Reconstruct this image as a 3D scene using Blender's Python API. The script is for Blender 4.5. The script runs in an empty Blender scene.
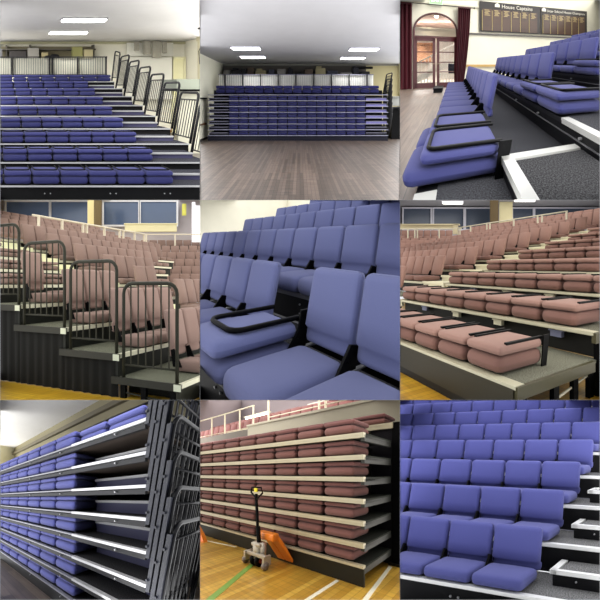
# Nine halls of retractable seating, built as a 3 x 3 block of neighbouring stage-set bays with partitions between them.
# Every bay is modelled in its own room coordinates in metres (X along the seat rows, Y back up
# the tiers, Z up) and stands on its own raked frame: origin, X axis, Y axis, Z axis in the world.
import bpy, bmesh, math, random
import numpy as np
from mathutils import Vector, Matrix

random.seed(7)
scene = bpy.context.scene
COL = scene.collection
FOC = 420.0
FRAMES = {
 1: ( (-0.00000, -0.00000, -1.05111), (0.61111, 0.00000, 0.00000), (-0.51111, 0.70000, 0.35444), (0.00000, 0.00000, 0.61111) ),
 2: ( (-0.00000, -0.00000, -1.02500), (0.50000, 0.00000, 0.00000), (0.00000, 0.90000, 0.42857), (0.00000, 0.00000, 0.50000) ),
 3: ( (-0.10062, -0.05279, -1.65759), (-1.42415, -3.85817, -2.18629), (2.01231, 1.05573, 0.59825), (0.00000, 0.00000, 1.56508) ),
 4: ( (-1.16558, 4.13077, -0.83608), (0.18472, 0.58252, 0.02312), (-0.87831, 0.38817, 0.01540), (0.00000, 0.00000, 0.83333) ),
 5: ( (0.70325, 5.32728, -1.42687), (1.23142, -2.33499, -0.33913), (1.52654, 1.88357, 0.27357), (0.00000, 0.00000, 1.96131) ),
 6: ( (2.08302, 4.37017, -0.82037), (0.27875, -1.22976, -0.09858), (1.49009, 1.10008, 0.08818), (0.00000, 0.00000, 1.29643) ),
 7: ( (-1.63246, 4.47043, -4.01647), (1.87358, -2.09242, 0.98809), (-0.04205, 2.00793, -0.94819), (0.00000, 0.00000, 1.26691) ),
 8: ( (0.66833, 4.42376, -3.03527), (0.65108, -0.97319, 0.40272), (0.55511, 1.14144, -0.47234), (0.00000, 0.00000, 0.85560) ),
 9: ( (2.69273, 4.64481, -3.60574), (0.84489, -0.51655, 0.17546), (1.03602, 1.08313, -0.36792), (0.00000, 0.00000, 1.20857) ),
}

FRONT = 3.9            # where the partitions between the bays begin
SIZE = {1: .7, 2: .9, 3: 4., 4: .7, 5: 3., 6: 1.65, 7: 2.9, 8: 1.5, 9: 1.2}     # set scale of each bay
CELL = {1: (0, 0), 2: (1, 0), 3: (2, 0), 4: (0, 1), 5: (1, 1), 6: (2, 1), 7: (0, 2), 8: (1, 2), 9: (2, 2)}
GAIN = {1: .78, 2: 1.1, 3: .56, 4: .66, 5: .54, 6: .6, 7: .76, 8: .68, 9: .48}
NEAR = {1: 3.0, 2: 2.2, 3: .45, 4: 2.5, 5: .5, 6: .9, 7: .6, 8: 1.2, 9: 1.2}
FAR = {1: 18, 2: 18, 3: 14.5, 4: 32, 5: 22, 6: 30, 7: 14, 8: 22, 9: 14}

# ------------------------------------------------------------------ materials
def new_mat(name):
    m = bpy.data.materials.new(name); m.use_nodes = True
    nt = m.node_tree; b = nt.nodes['Principled BSDF']
    return m, nt, b

def srgb(r, g, b):
    f = lambda c: ((c / 255) / 12.92 if c / 255 <= .04045 else (((c / 255) + .055) / 1.055) ** 2.4)
    return (f(r), f(g), f(b), 1)

def paint(name, rgb, rough=.6, metal=0., var=.06, scale=2.0, spec=.3):
    m, nt, b = new_mat(name)
    uv = nt.nodes.new('ShaderNodeUVMap')
    n = nt.nodes.new('ShaderNodeTexNoise'); n.inputs['Scale'].default_value = scale; n.inputs['Detail'].default_value = 4
    mx = nt.nodes.new('ShaderNodeMix'); mx.data_type = 'RGBA'
    c = srgb(*rgb)
    mx.inputs[6].default_value = tuple(x * (1 - var) for x in c[:3]) + (1,)
    mx.inputs[7].default_value = tuple(min(1, x * (1 + var)) for x in c[:3]) + (1,)
    nt.links.new(uv.outputs[0], n.inputs['Vector']); nt.links.new(n.outputs['Fac'], mx.inputs[0])
    nt.links.new(mx.outputs[2], b.inputs['Base Color'])
    b.inputs['Roughness'].default_value = rough; b.inputs['Metallic'].default_value = metal
    b.inputs['Specular IOR Level'].default_value = spec
    return m

def fabric(name, rgb, var=.10, scale=160., sheen=.08):
    m = paint(name, rgb, .92, 0, var, scale, .15)
    nt = m.node_tree; b = nt.nodes['Principled BSDF']
    b.inputs['Sheen Weight'].default_value = sheen; b.inputs['Sheen Roughness'].default_value = .5
    n = [x for x in nt.nodes if x.type == 'TEX_NOISE'][0]
    bp = nt.nodes.new('ShaderNodeBump'); bp.inputs['Strength'].default_value = .12; bp.inputs['Distance'].default_value = .004
    nt.links.new(n.outputs['Fac'], bp.inputs['Height']); nt.links.new(bp.outputs[0], b.inputs['Normal'])
    return m

def carpet(name, c1, c2, scale=90.):
    m, nt, b = new_mat(name)
    uv = nt.nodes.new('ShaderNodeUVMap')
    n = nt.nodes.new('ShaderNodeTexNoise'); n.inputs['Scale'].default_value = scale; n.inputs['Detail'].default_value = 3
    r = nt.nodes.new('ShaderNodeValToRGB'); r.color_ramp.elements[0].position = .38; r.color_ramp.elements[1].position = .66
    r.color_ramp.elements[0].color = srgb(*c1); r.color_ramp.elements[1].color = srgb(*c2)
    nt.links.new(uv.outputs[0], n.inputs['Vector']); nt.links.new(n.outputs['Fac'], r.inputs[0])
    nt.links.new(r.outputs[0], b.inputs['Base Color']); b.inputs['Roughness'].default_value = .95
    b.inputs['Specular IOR Level'].default_value = .1
    return m

def boards(name, c1, c2, c3, width, length, rough=.35, rot=0., grain=1.0, spec=.4):
    """floor boards running along UV x (rot turns them)"""
    m, nt, b = new_mat(name)
    uv = nt.nodes.new('ShaderNodeUVMap')
    mp = nt.nodes.new('ShaderNodeMapping'); mp.inputs['Rotation'].default_value = (0, 0, rot)
    br = nt.nodes.new('ShaderNodeTexBrick'); br.offset = .37
    br.inputs['Color1'].default_value = srgb(*c1); br.inputs['Color2'].default_value = srgb(*c2)
    br.inputs['Mortar'].default_value = srgb(*c3); br.inputs['Scale'].default_value = 1.
    br.inputs['Mortar Size'].default_value = .0035; br.inputs['Brick Width'].default_value = length
    br.inputs['Row Height'].default_value = width; br.inputs['Bias'].default_value = 0.
    mp2 = nt.nodes.new('ShaderNodeMapping'); mp2.inputs['Rotation'].default_value = (0, 0, rot)
    mp2.inputs['Scale'].default_value = (1.2, 14, 1)
    n = nt.nodes.new('ShaderNodeTexNoise'); n.inputs['Scale'].default_value = 1.6; n.inputs['Detail'].default_value = 6
    mx = nt.nodes.new('ShaderNodeMix'); mx.data_type = 'RGBA'; mx.blend_type = 'MULTIPLY'; mx.inputs[0].default_value = .75 * grain
    r = nt.nodes.new('ShaderNodeValToRGB'); r.color_ramp.elements[0].position = .3; r.color_ramp.elements[1].position = .7
    r.color_ramp.elements[0].color = (.45, .42, .4, 1); r.color_ramp.elements[1].color = (1.15, 1.12, 1.1, 1)
    L = nt.links.new
    L(uv.outputs[0], mp.inputs[0]); L(mp.outputs[0], br.inputs['Vector'])
    L(uv.outputs[0], mp2.inputs[0]); L(mp2.outputs[0], n.inputs['Vector']); L(n.outputs['Fac'], r.inputs[0])
    L(br.outputs[0], mx.inputs[6]); L(r.outputs[0], mx.inputs[7]); L(mx.outputs[2], b.inputs['Base Color'])
    b.inputs['Roughness'].default_value = rough; b.inputs['Specular IOR Level'].default_value = spec
    return m

def glow(name, rgb, s):
    m, nt, b = new_mat(name)
    b.inputs['Base Color'].default_value = srgb(*rgb)
    b.inputs['Emission Color'].default_value = srgb(*rgb); b.inputs['Emission Strength'].default_value = s
    return m

def glass(name):
    m, nt, b = new_mat(name)
    b.inputs['Base Color'].default_value = (.95, .97, .97, 1); b.inputs['Roughness'].default_value = .02
    b.inputs['Transmission Weight'].default_value = 1.; b.inputs['IOR'].default_value = 1.1
    return m

# ------------------------------------------------------------------ raw shapes (verts, faces)
BOXF = [(0, 3, 2, 1), (4, 5, 6, 7), (0, 1, 5, 4), (1, 2, 6, 5), (2, 3, 7, 6), (3, 0, 4, 7)]
def box(x0, x1, y0, y1, z0, z1):
    if x0 > x1: x0, x1 = x1, x0
    if y0 > y1: y0, y1 = y1, y0
    if z0 > z1: z0, z1 = z1, z0
    return (np.array([(x0, y0, z0), (x1, y0, z0), (x1, y1, z0), (x0, y1, z0),
                      (x0, y0, z1), (x1, y0, z1), (x1, y1, z1), (x0, y1, z1)], float), list(BOXF))

def join(*ms):
    vs, fs, n = [], [], 0
    for v, f in ms:
        vs.append(v); fs += [tuple(i + n for i in q) for q in f]; n += len(v)
    return np.concatenate(vs), fs

_GR = {}
def _grid(q):
    if q in _GR: return _GR[q]
    idx, pts, faces = {}, [], []
    def vid(t):
        if t not in idx: idx[t] = len(pts); pts.append(t)
        return idx[t]
    m = q - 1
    for ax in range(3):
        for side in (0, m):
            for i in range(m):
                for j in range(m):
                    def mk(a, b_):
                        t = [0, 0, 0]; t[ax] = side; t[(ax + 1) % 3] = a; t[(ax + 2) % 3] = b_; return vid(tuple(t))
                    f = (mk(i, j), mk(i + 1, j), mk(i + 1, j + 1), mk(i, j + 1))
                    faces.append(f if side == m else f[::-1])
    _GR[q] = (np.array(pts), faces)
    return _GR[q]

def rbox(x0, x1, y0, y1, z0, z1, r, q=7, puff=0., puffy=0.):
    """cushion: a rounded box, its top (and its front) swelling by puff"""
    lo = np.array([x0, y0, z0], float); hi = np.array([x1, y1, z1], float)
    r = min(r, .499 * float((hi - lo).min()))
    idx, faces = _grid(q)
    tabs = []
    for a in range(3):
        if q == 9: t = [lo[a], lo[a] + .35 * r, lo[a] + r, lo[a] + .19 * (hi[a] - lo[a]), lo[a] + .24 * (hi[a] - lo[a]), (lo[a] + hi[a]) / 2, hi[a] - r, hi[a] - .35 * r, hi[a]]
        elif q == 7: t = [lo[a], lo[a] + .35 * r, lo[a] + r, (lo[a] + hi[a]) / 2, hi[a] - r, hi[a] - .35 * r, hi[a]]
        else: t = [lo[a], lo[a] + .5 * r, (lo[a] + hi[a]) / 2, hi[a] - .5 * r, hi[a]]
        tabs.append(np.array(t))
    P = np.stack([tabs[a][idx[:, a]] for a in range(3)], 1)
    inner = np.clip(P, lo + r, hi - r); d = P - inner
    L = np.linalg.norm(d, axis=1); k = L > 1e-9
    P[k] = inner[k] + d[k] / L[k, None] * r
    u = (P[:, 0] - (x0 + x1) / 2) / ((x1 - x0) / 2); v = (P[:, 1] - (y0 + y1) / 2) / ((y1 - y0) / 2)
    w = (P[:, 2] - (z0 + z1) / 2) / ((z1 - z0) / 2)
    if puff: P[:, 2] += puff * np.clip(1 - u ** 2, 0, 1) * np.clip(1 - v ** 2, 0, 1) * (w > 0)
    if puffy: P[:, 1] -= puffy * np.clip(1 - u ** 2, 0, 1) * np.clip(1 - w ** 2, 0, 1) * (v < 0)
    return P, faces

def tube(pts, r, n=6, closed=False):
    pts = [np.array(p, float) for p in pts]
    V, Fc = [], []
    m = len(pts)
    up0 = None
    for i, p in enumerate(pts):
        if closed: t = pts[(i + 1) % m] - pts[i - 1]
        else: t = pts[min(i + 1, m - 1)] - pts[max(i - 1, 0)]
        t = t / (np.linalg.norm(t) + 1e-12)
        if up0 is None:
            up0 = np.array([0, 0, 1.]) if abs(t[2]) < .9 else np.array([1., 0, 0])
        a = up0 - t * (up0 @ t); a /= (np.linalg.norm(a) + 1e-12); up0 = a
        b = np.cross(t, a)
        for j in range(n):
            an = 2 * math.pi * j / n + math.pi / n
            V.append(p + r * (math.cos(an) * a + math.sin(an) * b))
    for i in range(m if closed else m - 1):
        for j in range(n):
            i2 = (i + 1) % m; j2 = (j + 1) % n
            Fc.append((i * n + j, i * n + j2, i2 * n + j2, i2 * n + j))
    if not closed:
        Fc.append(tuple(reversed(range(n)))); Fc.append(tuple((m - 1) * n + j for j in range(n)))
    return np.array(V), [f[::-1] for f in Fc]

def cyl(c, axis, r, h, n=16):
    a = np.array(c, float); b = a.copy(); b[axis] += h
    return tube([a, b], r, n)

def arc(c, a, b, r, t0, t1, n=5):
    """points on a round corner: c + r(cos t a + sin t b)"""
    c, a, b = map(lambda q: np.array(q, float), (c, a, b))
    return [c + r * (math.cos(t) * a + math.sin(t) * b) for t in np.linspace(t0, t1, n)]

def prism(poly, ax, a0, a1):
    """polygon in the two axes other than ax, extruded along ax from a0 to a1"""
    o = [i for i in range(3) if i != ax]; n = len(poly)
    V = np.zeros((2 * n, 3))
    for k, (p, q) in enumerate(poly):
        for s, a in ((0, a0), (n, a1)):
            V[k + s, o[0]] = p; V[k + s, o[1]] = q; V[k + s, ax] = a
    F_ = [tuple(range(n))[::-1], tuple(range(n, 2 * n))]
    for k in range(n): F_.append((k, (k + 1) % n, (k + 1) % n + n, k + n))
    return V, F_

def lettering(text, size, origin, udir, vdir):
    cu = bpy.data.curves.new('t', 'FONT'); cu.body = text; cu.size = size; cu.fill_mode = 'FRONT'; cu.resolution_u = 2
    ob = bpy.data.objects.new('t', cu); COL.objects.link(ob)
    dg = bpy.context.evaluated_depsgraph_get()
    me = bpy.data.meshes.new_from_object(ob.evaluated_get(dg))
    o, u, v = (np.array(q, float) for q in (origin, udir, vdir))
    V = np.array([o + w.co[0] * u + w.co[1] * v for w in me.vertices]); F_ = [tuple(p.vertices) for p in me.polygons]
    bpy.data.objects.remove(ob); bpy.data.curves.remove(cu); bpy.data.meshes.remove(me)
    return V, F_

# ------------------------------------------------------------------ a bay and its things
class Bay:
    def __init__(s, n):
        s.n = n; o, ex, ey, ez = FRAMES[n]
        s.o = np.array(o); s.M = np.array([ex, ey, ez])      # rows
        c, r = CELL[n]
        e = .00008
        a0, a1 = (200 * c - 300) / FOC + e, (200 * c - 100) / FOC - e
        b1, b0 = (300 - 200 * r) / FOC - e, (100 - 200 * r) / FOC + e
        # inward half-spaces n.p >= d that bound this bay's room
        s.pl = [((1, -a0, 0), 0), ((-1, a1, 0), 0), ((0, -b0, 1), 0), ((0, b1, -1), 0), ((0, 1, 0), NEAR[n] * SIZE[n]), ((0, -1, 0), -FAR[n] * SIZE[n])]
        s.lim = (a0, a1, b0, b1)
        s.rot = None
    def turn(s, ang, ox, oy, dz=0.):
        """build the next things in a block turned about (ox, oy) in plan"""
        s.rot = None if ang is None else (ang, ox, oy, dz)
    def W(s, V):
        V = np.asarray(V, float)
        if s.rot:
            a, ox, oy, dz = s.rot; c, n = math.cos(a), math.sin(a)
            V = np.stack([ox + c * V[:, 0] - n * V[:, 1], oy + n * V[:, 0] + c * V[:, 1], V[:, 2] + dz], 1)
        return s.o + V @ s.M
    def make(s, name, shape, mat, base=None, parent=None, smooth=False, kind=None):
        V, Fc = shape
        Wd = s.W(V)
        dist = [Wd @ np.array(p, float) - d for p, d in s.pl]
        if any((d < 0).all() for d in dist): return None
        clip = any((d < 0).any() for d in dist)
        b = s.W([base])[0] if base is not None else Wd.mean(0)
        me = bpy.data.meshes.new(name)
        me.from_pydata((Wd - b).tolist(), [], Fc)
        # room-scale UVs from the flat of each face
        nl = len(me.loops)
        vi = np.empty(nl, int); me.loops.foreach_get('vertex_index', vi)
        uv = np.zeros((nl, 2), np.float32)
        k = 0
        for f in Fc:
            P = V[list(f)]
            nn = np.abs(np.cross(P[1] - P[0], P[2] - P[0])) + np.abs(np.cross(P[2] - P[0], P[-1] - P[0]))
            ax = int(nn.argmax()); o = [(1, 2), (0, 2), (0, 1)][ax]
            uv[k:k + len(f)] = P[:, o]; k += len(f)
        lay = me.uv_layers.new(name='UVMap'); lay.data.foreach_set('uv', uv.ravel())
        if smooth: me.polygons.foreach_set('use_smooth', [True] * len(me.polygons))
        if clip:
            bm = bmesh.new(); bm.from_mesh(me)
            for (p, d), dd in zip(s.pl, dist):
                if not (dd < 0).any() or not bm.verts: continue
                nv = Vector(p); dl = d - nv.dot(Vector(b)); L = nv.length
                bmesh.ops.bisect_plane(bm, geom=bm.verts[:] + bm.edges[:] + bm.faces[:], dist=1e-6, plane_co=nv * (dl / L ** 2), plane_no=nv, clear_inner=True)
            if not bm.faces:
                bm.free(); bpy.data.meshes.remove(me); return None
            bm.to_mesh(me); bm.free()
        me.materials.append(mat)
        ob = bpy.data.objects.new(name, me)
        if parent is not None: ob.parent = parent
        ob.location = Vector(b)
        ob['_b'] = tuple(b)
        COL.objects.link(ob)
        if kind: ob['kind'] = kind
        return ob
    def struct(s, name, shape, mat):
        return s.make(name, shape, mat, kind='structure')
    def single(s, name, label, cat, shape, mat, group=None, smooth=False, kind=None):
        o = s.make(name, shape, mat, smooth=smooth)
        if o:
            o['label'] = label; o['category'] = cat
            if group: o['group'] = group
            if kind: o['kind'] = kind
        return o
    def thing(s, name, label, cat, base, parts, group=None):
        """parts: (name, shape, material, smooth, [sub-parts])"""
        b = s.W([base])[0]; made = []
        root = bpy.data.objects.new(name, None)
        def add(par, pb, p):
            nm, shp, mt, sm = p[:4]
            o = s.make(nm, shp, mt, base=base, smooth=sm)
            if o is None: return 0
            o.parent = par; o.location = (0, 0, 0)
            if '_b' in o: del o['_b']
            for q in (p[4] if len(p) > 4 else []): add(o, b, q)
            if len(p) > 5 and p[5]: o['label'] = p[5]
            return 1
        n = sum(add(root, b, p) for p in parts)
        if not n:
            bpy.data.objects.remove(root); return None
        COL.objects.link(root); root.location = b; root.empty_display_size = .05
        root['label'] = label; root['category'] = cat
        if group: root['group'] = group
        return root
    def lamp(s, kind, y0, y1, L, color=(1, 1, 1), w=.985):
        """an added fill light lying along one side plane of the bay, facing into the room"""
        y0, y1 = y0 * SIZE[s.n], y1 * SIZE[s.n]
        if y1 <= FRONT * 1.05: return None
        y0 = max(y0, FRONT)
        a0, a1, b0, b1 = s.lim; am, bm_ = (a0 + a1) / 2, (b0 + b1) / 2
        if kind == 'top': ctr = Vector((am, 1, b1)); xd = Vector((1, 0, 0)); inn = Vector((0, 0, -1))
        elif kind == 'left': ctr = Vector((a0, 1, bm_)); xd = Vector((0, 0, 1)); inn = Vector((1, 0, 0))
        elif kind == 'right': ctr = Vector((a1, 1, bm_)); xd = Vector((0, 0, 1)); inn = Vector((-1, 0, 0))
        else: ctr = Vector((am, 1, b0)); xd = Vector((1, 0, 0)); inn = Vector((0, 0, 1))
        yd = ctr.normalized(); xd = (xd - yd * xd.dot(yd)).normalized()
        n = xd.cross(yd).normalized()
        if n.dot(inn) > 0: n = -n; xd = -xd          # local +Z points out of the bay
        ld = bpy.data.lights.new('fill_light', 'AREA'); ld.shape = 'RECTANGLE'  # unseen fill added to brighten the bay, no fixture stands here
        ld.size = (a1 - a0) * y0 * w; ld.size_y = (y1 - y0) * ctr.length
        ld.energy = GAIN[s.n] * L * ld.size * ld.size_y * math.pi; ld.color = color
        lo = bpy.data.objects.new('fill_light', ld); COL.objects.link(lo)
        R = Matrix((xd, n.cross(xd), n)).transposed().to_4x4()
        R.translation = ctr * ((y0 + y1) / 2) + inn * (.0009 * y1)
        lo.matrix_world = R
        return lo

def ambient(B, y0, y1, L, sides='left right top', color=(1, 1, 1), f=1.7):
    a = y0
    while a < y1 * .98:
        b = min(a * f, y1)
        for s_ in sides.split(): B.lamp(s_, a, b, L, color)
        a = b

def ordn(i):
    return ['first', 'second', 'third', 'fourth', 'fifth', 'sixth', 'seventh', 'eighth', 'ninth', 'tenth', 'eleventh', 'twelfth',
            'thirteenth', 'fourteenth', 'fifteenth', 'sixteenth', 'seventeenth', 'eighteenth', 'nineteenth', 'twentieth'][i]

# ------------------------------------------------------------------ shared kit
def tier(B, k, x0, x1, Y0, Y1, z, low, M, label, group, strip=.05, bolts=(), thick=.05, riser_in=.03, xs=None, over=0., rear=None):
    """one platform: carpet deck, pale nosing strip, dark riser below it, bolt heads"""
    xa = x0 if xs is None else xs
    parts = [('deck', box(x0, x1, Y0 + strip, Y1 + over, z - thick, z), M['deck'], False),
             ('nosing', join(box(xa, x1, Y0, Y0 + strip, z - thick, z + .006), box(xa, x1, Y0 - .006, Y0, z - .022, z + .006)), M['strip'], False)]
    if rear is not None: parts.append(('back_panel', box(x0, x1, Y1 - .06, Y1 - .03, z, z + rear), M['riser'], False))
    if xs is not None: parts.append(('dark_edge', box(x0, xs, Y0, Y0 + strip, z - thick, z), M.get('edge', M['riser']), False))
    if low is not None:
        sub = [('bolt', cyl((bx, Y0 + riser_in - .012, bz), 1, .011, .02, 8), M['bolt'], False) for bx, bz in bolts]
        parts.append(('riser', box(x0, x1, Y0 + riser_in, Y0 + riser_in + .03, low, z - thick), M['riser'], False, sub))
    return B.thing('seating_platform', label, 'platform', (max(x0, -50), Y0, z), parts, group)

def folded(B, x, Y, z, w, M, label, group, d=.45, h1=.14, h2=.1, q=7, bar=True, gap=.012, over=.0, brk=False, r=.06, rb=.011):
    """seat with its backrest folded forward: seat cushion, back cushion on top, tray bar"""
    a, b = x + gap, x + w - gap
    parts = [('seat_cushion', rbox(a, b, Y + .0, Y + d, z + .012, z + .012 + h1, r, q, .002, .012), M['fab'], True),
             ('back_cushion', rbox(a - .003, b + .003, Y - over, Y + d * .97, z + .015 + h1, z + .015 + h1 + h2, r * .8, q, .006, .004), M['fab2'], True)]
    zt = z + .015 + h1 + h2
    if bar == 'sides':
        parts += [('tray_bar', box(xx - .016, xx + .016, Y + d * .18, Y + d, zt - .004, zt + .016), M['blk'], False) for xx in (a + .035, b - .035)]
    elif bar:
        c = .06; y0, y1 = Y + .06 + max(0, -over), Y + d
        pts = [(a + .03, y1, zt + .014)] + arc((a + .03 + c, y0 + c, zt + .014), (-1, 0, 0), (0, -1, 0), c, 0, math.pi / 2, 4) \
            + arc((b - .03 - c, y0 + c, zt + .014), (0, -1, 0), (1, 0, 0), c, 0, math.pi / 2, 4) + [(b - .03, y1, zt + .014)]
        parts.append(('tray_bar', tube(pts, rb, 5), M['blk'], True))
    if brk:
        parts.append(('side_bracket', prism([(Y + d * .9, z), (Y + d * 1.02, z), (Y + d * 1.1, zt + .03), (Y + d * .96, zt + .03)], 0, x + w - .006, x + w + .008), M['blk'], False))
    return B.thing(label.split()[0].replace('dark','blue').replace('pinkish','maroon').replace('dim','maroon') + ('_folded_seat'), label, 'seat', (x + w / 2, Y + d / 2, z), parts, group)

def upright(B, x, Y, z, w, M, label, group, d=.45, h1=.13, zb=.16, bh=.5, bt=.09, tilt=.12, q=7, gap=.014, brk=True, r=.05, crease=True, seat=True, kind=None, cr=.045):
    """opened seat: seat cushion and upright backrest with its lumbar fold and hinge brackets"""
    a, b = x + gap, x + w - gap
    parts = []
    if seat: parts.append(('seat_cushion', rbox(a, b, Y, Y + d, z + .012, z + .012 + h1, r, q, .012, .012), M['fab'], True))
    V, Fc = rbox(a, b, 0, bt, zb, zb + bh, r, 9 if crease else q, 0, .014)
    t = np.clip((V[:, 2] - zb) / bh, 0, 1)
    V = V.copy()
    V[:, 1] += Y + d - bt * .3 + tilt * t
    if crease:
        V[:, 1] += cr * np.clip((.24 - t) / .05, 0, 1) * (V[:, 1] < Y + d + .02 + tilt * .3)
    V[:, 2] += z
    parts.append(('backrest', (V, Fc), M['fab2'], True))
    if brk:
        for xx in (x + .0, ):
            parts.append(('hinge_bracket', join(prism([(Y + d * .72, z + h1 * .5), (Y + d * 1.02, z + h1 * .5), (Y + d * 1.1, z + zb + .1), (Y + d * .98, z + zb + .12)], 0, xx - .01, xx + .01),
                                                cyl((xx - .016, Y + d * .93, z + zb + .02), 0, .012, .032, 8)), M['blk'], False))
    return B.thing(kind or label.split()[0].replace('dark','blue').replace('pinkish','maroon').replace('dim','maroon') + ('_upright_seat'), label, 'seat', (x + w / 2, Y + d / 2, z), parts, group)

def fence(B, A, Bp, z0, H, M, label, group, nb=8, r=.018, rb=.008, low=.12, lean=(0, 0), second=.13, foot=.0, c=.1, posts=None, name='guard_rail'):
    """barrier frame with rounded top corners, balusters, lower rail; lean shifts the top"""
    A = np.array([A[0], A[1], 0.]); Bq = np.array([Bp[0], Bp[1], 0.]); d = Bq - A; L = np.linalg.norm(d); d /= L
    ln = np.array([lean[0], lean[1], 0.]) / H; up = np.array([0, 0, 1.])
    def P(u, h): return A + d * u + up * (z0 + h) + ln * h
    ctl = [P(0, foot)] + [P(c - c * math.cos(t), H - c + c * math.sin(t)) for t in np.linspace(0, math.pi / 2, 5)] \
        + [P(L - c + c * math.sin(t), H - c + c * math.cos(t)) for t in np.linspace(0, math.pi / 2, 5)] + [P(L, foot)]
    parts = [('frame', tube(ctl, r, 6), M['rail'], True)]
    parts.append(('rail', tube([P(0, low), P(L, low)], r * .6, 5), M['rail'], True))
    if second: parts.append(('rail', tube([P(0, H - second), P(L, H - second)], r * .6, 5), M['rail'], True))
    top = H - (second or 0)
    for i in range(nb):
        u = L * (i + 1) / (nb + 1)
        parts.append(('baluster', tube([P(u, low), P(u, top)], rb, 4), M['bar'], False))
    return B.thing(name, label, 'guard rail', tuple(A + up * z0), parts, group)

# ================================================================== bay 1: blue tiers seen straight on
def kit(fab, fab2=None, deck=(45, 45, 48), strip=(225, 225, 222), riser=(17, 17, 21), rail=(40, 40, 42), bar=(52, 52, 54), scale=160.):
    global _kn
    M = {}
    M['fab'] = fabric('woven_seat_fabric', fab, scale=scale); M['fab2'] = fabric('woven_back_fabric', fab2 or fab, scale=scale)
    M['deck'] = carpet('deck_carpet', tuple(int(c * .75) for c in deck), tuple(int(min(255, c * 1.5)) for c in deck))
    M['strip'] = paint('aluminium_nosing', strip, .35, .0, .04, 6, .5)
    M['riser'] = paint('dark_steel_riser', riser, .55, 0, .1, 3, .15)
    M['bolt'] = paint('zinc_bolt', (170, 170, 172), .35, .3)
    M['blk'] = paint('black_plastic', (10, 10, 11), .55, spec=.06)
    M['rail'] = paint('rail_tube', rail, .45, .0, .05, 4, .2); M['bar'] = paint('baluster_steel', bar, .5, spec=.15)
    M['cap'] = paint('end_cap_steel', riser, .5)
    return M

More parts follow.
